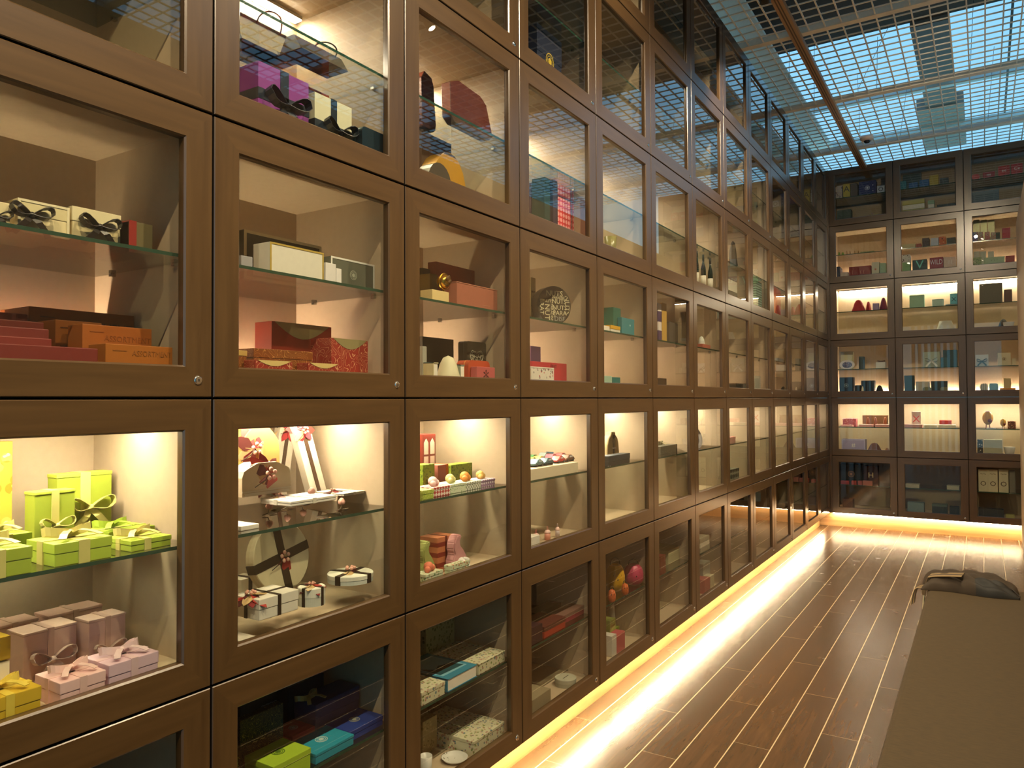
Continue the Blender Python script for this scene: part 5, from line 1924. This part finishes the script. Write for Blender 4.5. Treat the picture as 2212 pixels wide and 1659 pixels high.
# row 3
EB(3, 1, 1839, 1866, 646, 'b0202c', 'bright red rounded bag shaped box, end wall', 'box', fn=B_lump)
EB(3, 1, 1862, 1880, 650, 'a82430', 'smaller red rounded box beside the bright red one', 'box', fn=B_lump, d=.2)
EB(3, 1, 1885, 1898, 655, '9a8ab0', 'lilac box before the purple rounded box', depth=.1)
EB(3, 1, 1897, 1915, 641, '7a3050', 'purple rounded box at the right of the red boxes', fn=B_lump, d=.12)
EB(3, 1, 1964, 1996, 637, 'a4d0b4', 'mint green box, tallest on the bright middle shelf', fn=B_box, lid=True, lidh=.05)
EB(3, 1, 2013, 2038, 646, 'bcdcd4', 'pale aqua box right of the mint green box', fn=B_box, lid=True, lidh=.05)
EB(3, 1, 2052, 2068, 634, '6ac4dc', 'sky blue box with dark monogram', fn=B_box, text=[('X', 0, 0, .5)], tcol='24586a')
EB(3, 1, 2042, 2070, 657, '8a9a9a', 'flat grey tray under the sky blue box', 'tray', hh=.02, d=.06, depth=.06)
EB(3, 0, 2020, 2064, 692, 'ece8dc', 'white tapered box like a lampshade', fn=B_lampshade)
EB(3, 1, 2115, 2165, 612, '6e6a5e', 'large grey box in the right lit case', d=.2)
EB(3, 1, 2169, 2186, 625, '4a2024', 'dark maroon box with a small silver dot', fn=B_box, seal='d8d0d0', d=.1)
EB(3, 0, 2166, 2192, 695, 'd8dce4', 'low white oval bowl by the right wall', 'bowl', fn=B_bowl)
EB(3, 0, 2155, 2180, 688, '1c1a18', 'black cap shaped tin left of the white bowl', 'tin', fn=B_lump, d=.3)
EB(3, 0, 1815, 1900, 718, 'c8be84', 'long flat yellow green tray low in the left lit case', 'tray', hh=.022)
# row 2
EB(2, 1, 1811, 1844, 777, 'd0d4e0', 'oval blue and white plate on the end wall shelf', 'plate', fn=B_plate, d=.08)
EB(2, 1, 1816, 1843, 760, 'd8d0a8', 'cream card box behind the oval plate', d=.3, depth=.08)
EB(2, 1, 1855, 1865, 770, '2a3a3c', 'dark upright box right of the oval plate')
EB(2, 1, 1892, 1912, 782, 'e0e4e6', 'small white box with a brown bow, end wall', fn=B_box, bow='6a4a30', bowax='top')
EB(2, 0, 1813, 1843, 815, '142a44', 'navy picture box with a pale leaf emblem', fn=B_box, seal='8aa0b0')
EB(2, 0, 1860, 1888, 822, '16283a', 'dark navy block in the middle of the left case', d=.2)
EB(2, 0, 1860, 1866, 834, 'efe8cc', 'tiny cream figurine before the navy block', 'figurine', .05, .06, B_lump)
EB(2, 0, 1890, 1907, 832, '0e1418', 'black ball shaped tin right of the navy block', 'tin', fn=B_lump)
EB(2, 0, 1846, 1858, 832, '20242a', 'low black box between the navy boxes')
EB(2, 1, 1994, 2030, 760, 'a4b0a4', 'grey green box with a white star bow', fn=B_box, bow='f0f2f2', bowax='front')
EB(2, 1, 2037, 2068, 756, '1f4a58', 'dark teal box right of the star bow box')
EB(2, 1, 2032, 2048, 772, '2c5a66', 'small teal box in front of the dark teal box', d=.05, depth=.05)
EB(2, 0, 1978, 2007, 824, 'd0c8b8', 'cream low box at the bottom of the middle case', d=.25)
EB(2, 0, 2011, 2046, 823, '3a4648', 'charcoal box behind two small jars', d=.25)
EB(2, 0, 1993, 2012, 836, '8a8456', 'left small olive jar at the case front', 'jar', fn=B_tin, d=.05, depth=.1)
EB(2, 0, 2031, 2047, 836, '8a8456', 'right small olive jar at the case front', 'jar', fn=B_tin, d=.05, depth=.1)
EB(2, 0, 1953, 1974, 811, '0f2e2e', 'dark green box at the left of the middle case')
EB(2, 1, 2107, 2135, 766, 'd8dce0', 'white box with a blue grey bow', fn=B_box, bow='5a7a90', bowax='front')
EB(2, 1, 2155, 2183, 762, 'd8ceb0', 'cream card box with a small brown seal', fn=B_box, seal='6a3a20')
EB(2, 1, 2186, 2194, 774, 'cfc4a4', 'small cream box next to the right wall')
EB(2, 0, 2117, 2134, 828, 'c8b890', 'striped cream drum box', fn=B_tin, rr=.45, mat=stripes('drum', 'd8c8a0', '9a8a60', 60, 1))
EB(2, 0, 2137, 2156, 828, '8ab4c4', 'pale blue box right of the striped drum', fn=B_tin, rr=.2)
EB(2, 0, 2168, 2184, 817, 'd0c090', 'square cream box with inner frame', fn=B_box, border='b8a468', d=.25)
EB(2, 0, 2160, 2194, 838, 'c88a3a', 'long amber base below the framed cream box', d=.05, depth=.1)
# row 1
EB(1, 1, 1820, 1849, 904, 'cc6a78', 'pink print box in the lit left case', fn=B_box, mat=floral('pinkp', 'cc6a78', 'e8b0b0', 'c0485a', 'e8c8c8', 60), lid=True, d=.2)
EB(1, 1, 1817, 1842, 918, 'e8a8a0', 'low pale pink box before the pink print box', d=.05, depth=.1)
EB(1, 1, 1863, 1918, 897, '9a7a58', 'long brown backing card with chocolate figures', d=.35, depth=.05)
for a, n_ in ((1870, 'left'), (1886, 'middle'), (1907, 'right')):
    EB(1, 1, a, a + 9, 901, '7a4420', 'brown chocolate figure, %s of three' % n_, 'figurine', .06, .25, B_lump)
EB(1, 1, 1855, 1884, 917, 'eab0a6', 'flat pink box before the left chocolate figure', d=.05)
EB(1, 1, 1890, 1919, 917, 'e8a89c', 'flat pink box at the right of the lit left case', d=.05)
EB(1, 0, 1818, 1869, 949, 'a49ac0', 'lilac box with a white square window', fn=B_box, border='b8aed0', text=[('#', 0, 0, .5)], tcol='eeeae0')
EB(1, 0, 1873, 1902, 957, '7a5450', 'mauve domed bag box right of the lilac box', fn=B_lump)
EB(1, 0, 1910, 1920, 968, 'a8806a', 'small tan shell shaped box by the frame', fn=B_lump)
EB(1, 1, 1954, 1992, 917, 'e4a8a0', 'flat pink box below the shield card')
EB(1, 1, 1969, 1989, 889, 'eadfd8', 'white card with red hourglass mark', fn=B_box, text=[('X', 0, 0, .6)], tcol='c03a44', d=.35, depth=.03)
EB(1, 1, 1995, 2024, 918, 'f0e6c8', 'left of two flat cream boxes on the lit shelf', d=.06)
EB(1, 1, 2027, 2064, 918, 'f0e6c8', 'right flat cream box with a red box behind', d=.06)
EB(1, 1, 2029, 2055, 908, 'a82a28', 'red box behind the flat cream box', fn=B_box, seal='d87a60', d=.28)
EB(1, 1, 2121, 2146, 888, 'd8a020', 'large yellow egg figurine with brown legs', 'figurine', fn=B_egg)
EB(1, 1, 2160, 2174, 904, 'd8a83a', 'small yellow egg figurine right of the large one', 'figurine', fn=B_egg)
EB(1, 1, 2177, 2194, 910, '7a3a2a', 'brown patterned box next to the small egg figurine', mat=floral('brp', '6a3424', 'd8b880', 'b04a38', 'c8a070', 80))
EB(1, 1, 2131, 2151, 924, 'e4e0d8', 'low white plinth under the large egg figurine', 'display block', d=.03, depth=.05)
EB(1, 0, 2125, 2165, 950, 'bcb89c', 'plain cream square box in the right case')
EB(1, 0, 2111, 2123, 950, '3a342c', 'black and white print box left of the cream square', mat=floral('bwp', '3a342c', 'c8c0b0', '3a342c', '8a6a5a', 50))
EB(1, 0, 2168, 2194, 966, 'd8d4cc', 'white bowl with red rim decoration', 'bowl', fn=B_bowl)
# row 0
EB(0, 1, 1815, 1862, 1003, '14181c', 'black box with round brown seal, lowest row', fn=B_box, seal='a0704a', d=.25)
EB(0, 1, 1866, 1896, 1007, '3a1c1e', 'maroon box with a cream tag, lowest row', fn=B_box, text=[('H', 0, 0, .4)], tcol='e0c890', d=.25)
for a, b, n_, c in ((1816, 1834, 'first', '9a3a40'), (1839, 1850, 'second', 'b04a44'), (1853, 1862, 'third', 'a05a58'), (1863, 1884, 'fourth', 'a86a60')):
    EB(0, 1, a, b, 1039, c, '%s low red packet before the black box' % n_, 'packet', .1, .06)
EB(0, 0, 1820, 1842, 1078, '4a2a24', 'dark red brown box at the bottom left')
EB(0, 1, 1956, 1986, 1046, 'a8a894', 'flat pale box on the lowest middle shelf')
EB(0, 1, 2045, 2072, 1050, 'a8a894', 'flat grey box at the right of the lowest middle shelf')
EB(0, 0, 1960, 1996, 1086, '6a8084', 'grey blue box at the bottom of the middle case')
EB(0, 0, 2013, 2046, 1090, '1a2a28', 'dark green grey box with a pale rim', fn=B_box, lid='4a5a54', lidh=.2)
EB(0, 0, 2051, 2072, 1096, '101c1c', 'low black box at the bottom right of the middle case')
for a, n_ in ((2113, 'left'), (2134, 'middle'), (2157, 'right')):
    EB(0, 1, a, a + 21, 1014, 'c8c0a4', 'white card pack with dark nut print, %s of three' % n_, 'card pack', .05, .1, B_box, text=[('O', 0, -.15, .3), ('~~', 0, .3, .2)], tcol='4a3a2a')
EB(0, 1, 2180, 2193, 1018, '5a5c50', 'grey card pack next to the right wall')
EB(0, 0, 2114, 2168, 1100, '2a2c28', 'dark flat box at the bottom of the right case')
EB(0, 0, 2172, 2192, 1112, 'a09a5a', 'small yellow olive box at the bottom right', depth=.1)

# ------------------------------------------------------------------ bench with the bag on it
BZ = .437
bx0, bx1, by0, by1 = 1.868, 2.735, -1.15, 5.62
r = empty('bench')
r.location = wv((bx0 + bx1) / 2, (by0 + by1) / 2, -PZ)
o0 = r.location
FAB, nfb, bfb = newmat('brown_upholstery')
vfb = mapped(nfb, (6, 30, 12))
tn = nfb.nodes.new('ShaderNodeTexNoise')
tn.inputs['Scale'].default_value = 5
tn.inputs['Detail'].default_value = 8
nfb.links.new(vfb, tn.inputs[0])
nfb.links.new(ramp(nfb, tn.outputs[0], [(.3, lin('3d301a')), (.7, lin('493a20'))]), bfb.inputs['Base Color'])
bfb.inputs['Roughness'].default_value = .85
bfb.inputs['Sheen Weight'].default_value = .0
tb = nfb.nodes.new('ShaderNodeTexNoise')
tb.inputs['Scale'].default_value = 900
bpn = nfb.nodes.new('ShaderNodeBump')
bpn.inputs['Strength'].default_value = .25
bpn.inputs['Distance'].default_value = .001
tco = nfb.nodes.new('ShaderNodeTexCoord')
nfb.links.new(tco.outputs['Object'], tb.inputs[0])
nfb.links.new(tb.outputs[0], bpn.inputs['Height'])
nfb.links.new(bpn.outputs[0], bfb.inputs['Normal'])
g = G(FAB)
g.box(wv(bx0, by0, .02) - o0, wv(bx1, by1, BZ) - o0, FAB, .028, None, 4)
g.obj('seat', r)
g = G(M('2a2018', .7))
g.box(wv(bx0 + .06, by0 + .06, -PZ) - o0, wv(bx1 - .06, by1 - .06, .019) - o0, None)
g.obj('plinth', r)
tag(r, 'long brown upholstered bench along the right wall', 'bench')
# dark bag slumped over the bench end
r = empty('bag')
P = Vector((2.16, 5.42, BZ))
r.location = wv(P.x, P.y, P.z)
g = G(M('3a2e20', .8), M('1b1a17', .7))
nu, nv = 44, 30
vs = []
for j in range(nv + 1):
    rowv = []
    for i in range(nu + 1):
        s_, t_ = i / nu * 2 - 1, j / nv * 2 - 1
        ed = max(0, 1 - (s_ * s_) ** 1.5) * max(0, 1 - (t_ * t_) ** 1.5)
        hgt = .062 * ed ** .5 * (1 - .2 * s_) + .014 * abs(math.sin(7 * s_ + 3 * t_)) * ed ** .4 + .020 * math.exp(-((t_ - .45) * 4) ** 2) * ed ** .4 + .012 * math.sin(14 * t_ + 4 * s_) * ed + .004
        rowv.append(g.bm.verts.new((s_ * .205 * (1 + .08 * math.sin(5 * t_)), t_ * .105 * (1 + .15 * math.sin(4 * s_)), max(.002, hgt))))
    vs.append(rowv)
for j in range(nv):
    for i in range(nu):
        f = g.bm.faces.new((vs[j][i], vs[j][i + 1], vs[j + 1][i + 1], vs[j + 1][i]))
        f.smooth = True
        f.material_index = 1 if (i / nu > .55 and j / nv < .45) else 0
bd = [vs[0][i] for i in range(nu + 1)] + [vs[j][nu] for j in range(1, nv + 1)] + [vs[nv][i] for i in range(nu - 1, -1, -1)] + [vs[j][0] for j in range(nv - 1, 0, -1)]
lowv = [g.bm.verts.new((v.co.x, v.co.y, .0005)) for v in bd]
for k in range(len(bd)):
    g.bm.faces.new((bd[k], bd[(k + 1) % len(bd)], lowv[(k + 1) % len(bd)], lowv[k]))
g.bm.faces.new(lowv)
g.obj('body', r)
for k in range(4):
    g = G(M('8a7450', .6) if k % 2 else M('4a3c2a', .6))
    pts = []
    for q in range(14):
        t_ = q / 13
        pts.append((-.02 - .23 * math.sin(t_ * 1.6) - .004 * k, -.03 - .02 * k - .10 * (t_ ** 2) + .05 * math.sin(t_ * 3), max(.006, .088 * (1 - t_) ** .6 - .002 * k + .008) if -.02 - .23 * math.sin(t_ * 1.6) > -.19 else .006 - .3 * max(0, t_ - .75)))
    g.band(pts, (.2, .9, .3), .016, None, .0012)
    g.obj('strap', r)
g = G(M('241c14', .6))
g.tube([(.14, .02, .045), (.19, .0, .03), (.22, -.05, .008), (.215, -.09, .008)], .004, None, 6)
g.obj('cord_loop', r)
tag(r, 'slumped dark brown bag with straps on the far bench end', 'bag')
r = empty('cable')
r.location = wv(1.86, 5.3, -PZ)
g = G(M('d8c8a0', .5))
zb = (BZ + PZ) * U
g.tube([(-.012, .06, zb * .92), (-.016, .03, zb * .7), (-.03, -.08, zb * .62), (-.035, -.26, zb * .30), (-.016, -.34, .02), (-.02, -.2, .006)], .006, None, 8)
g.obj('lead', r)
g = G(M('cdb48a', .5))
g.box((-.024, .05, zb * .9), (-.002, .075, zb * .985), None, .002)
g.obj('plug', r)
tag(r, 'cream coloured cable hanging down the bench side', 'cable')
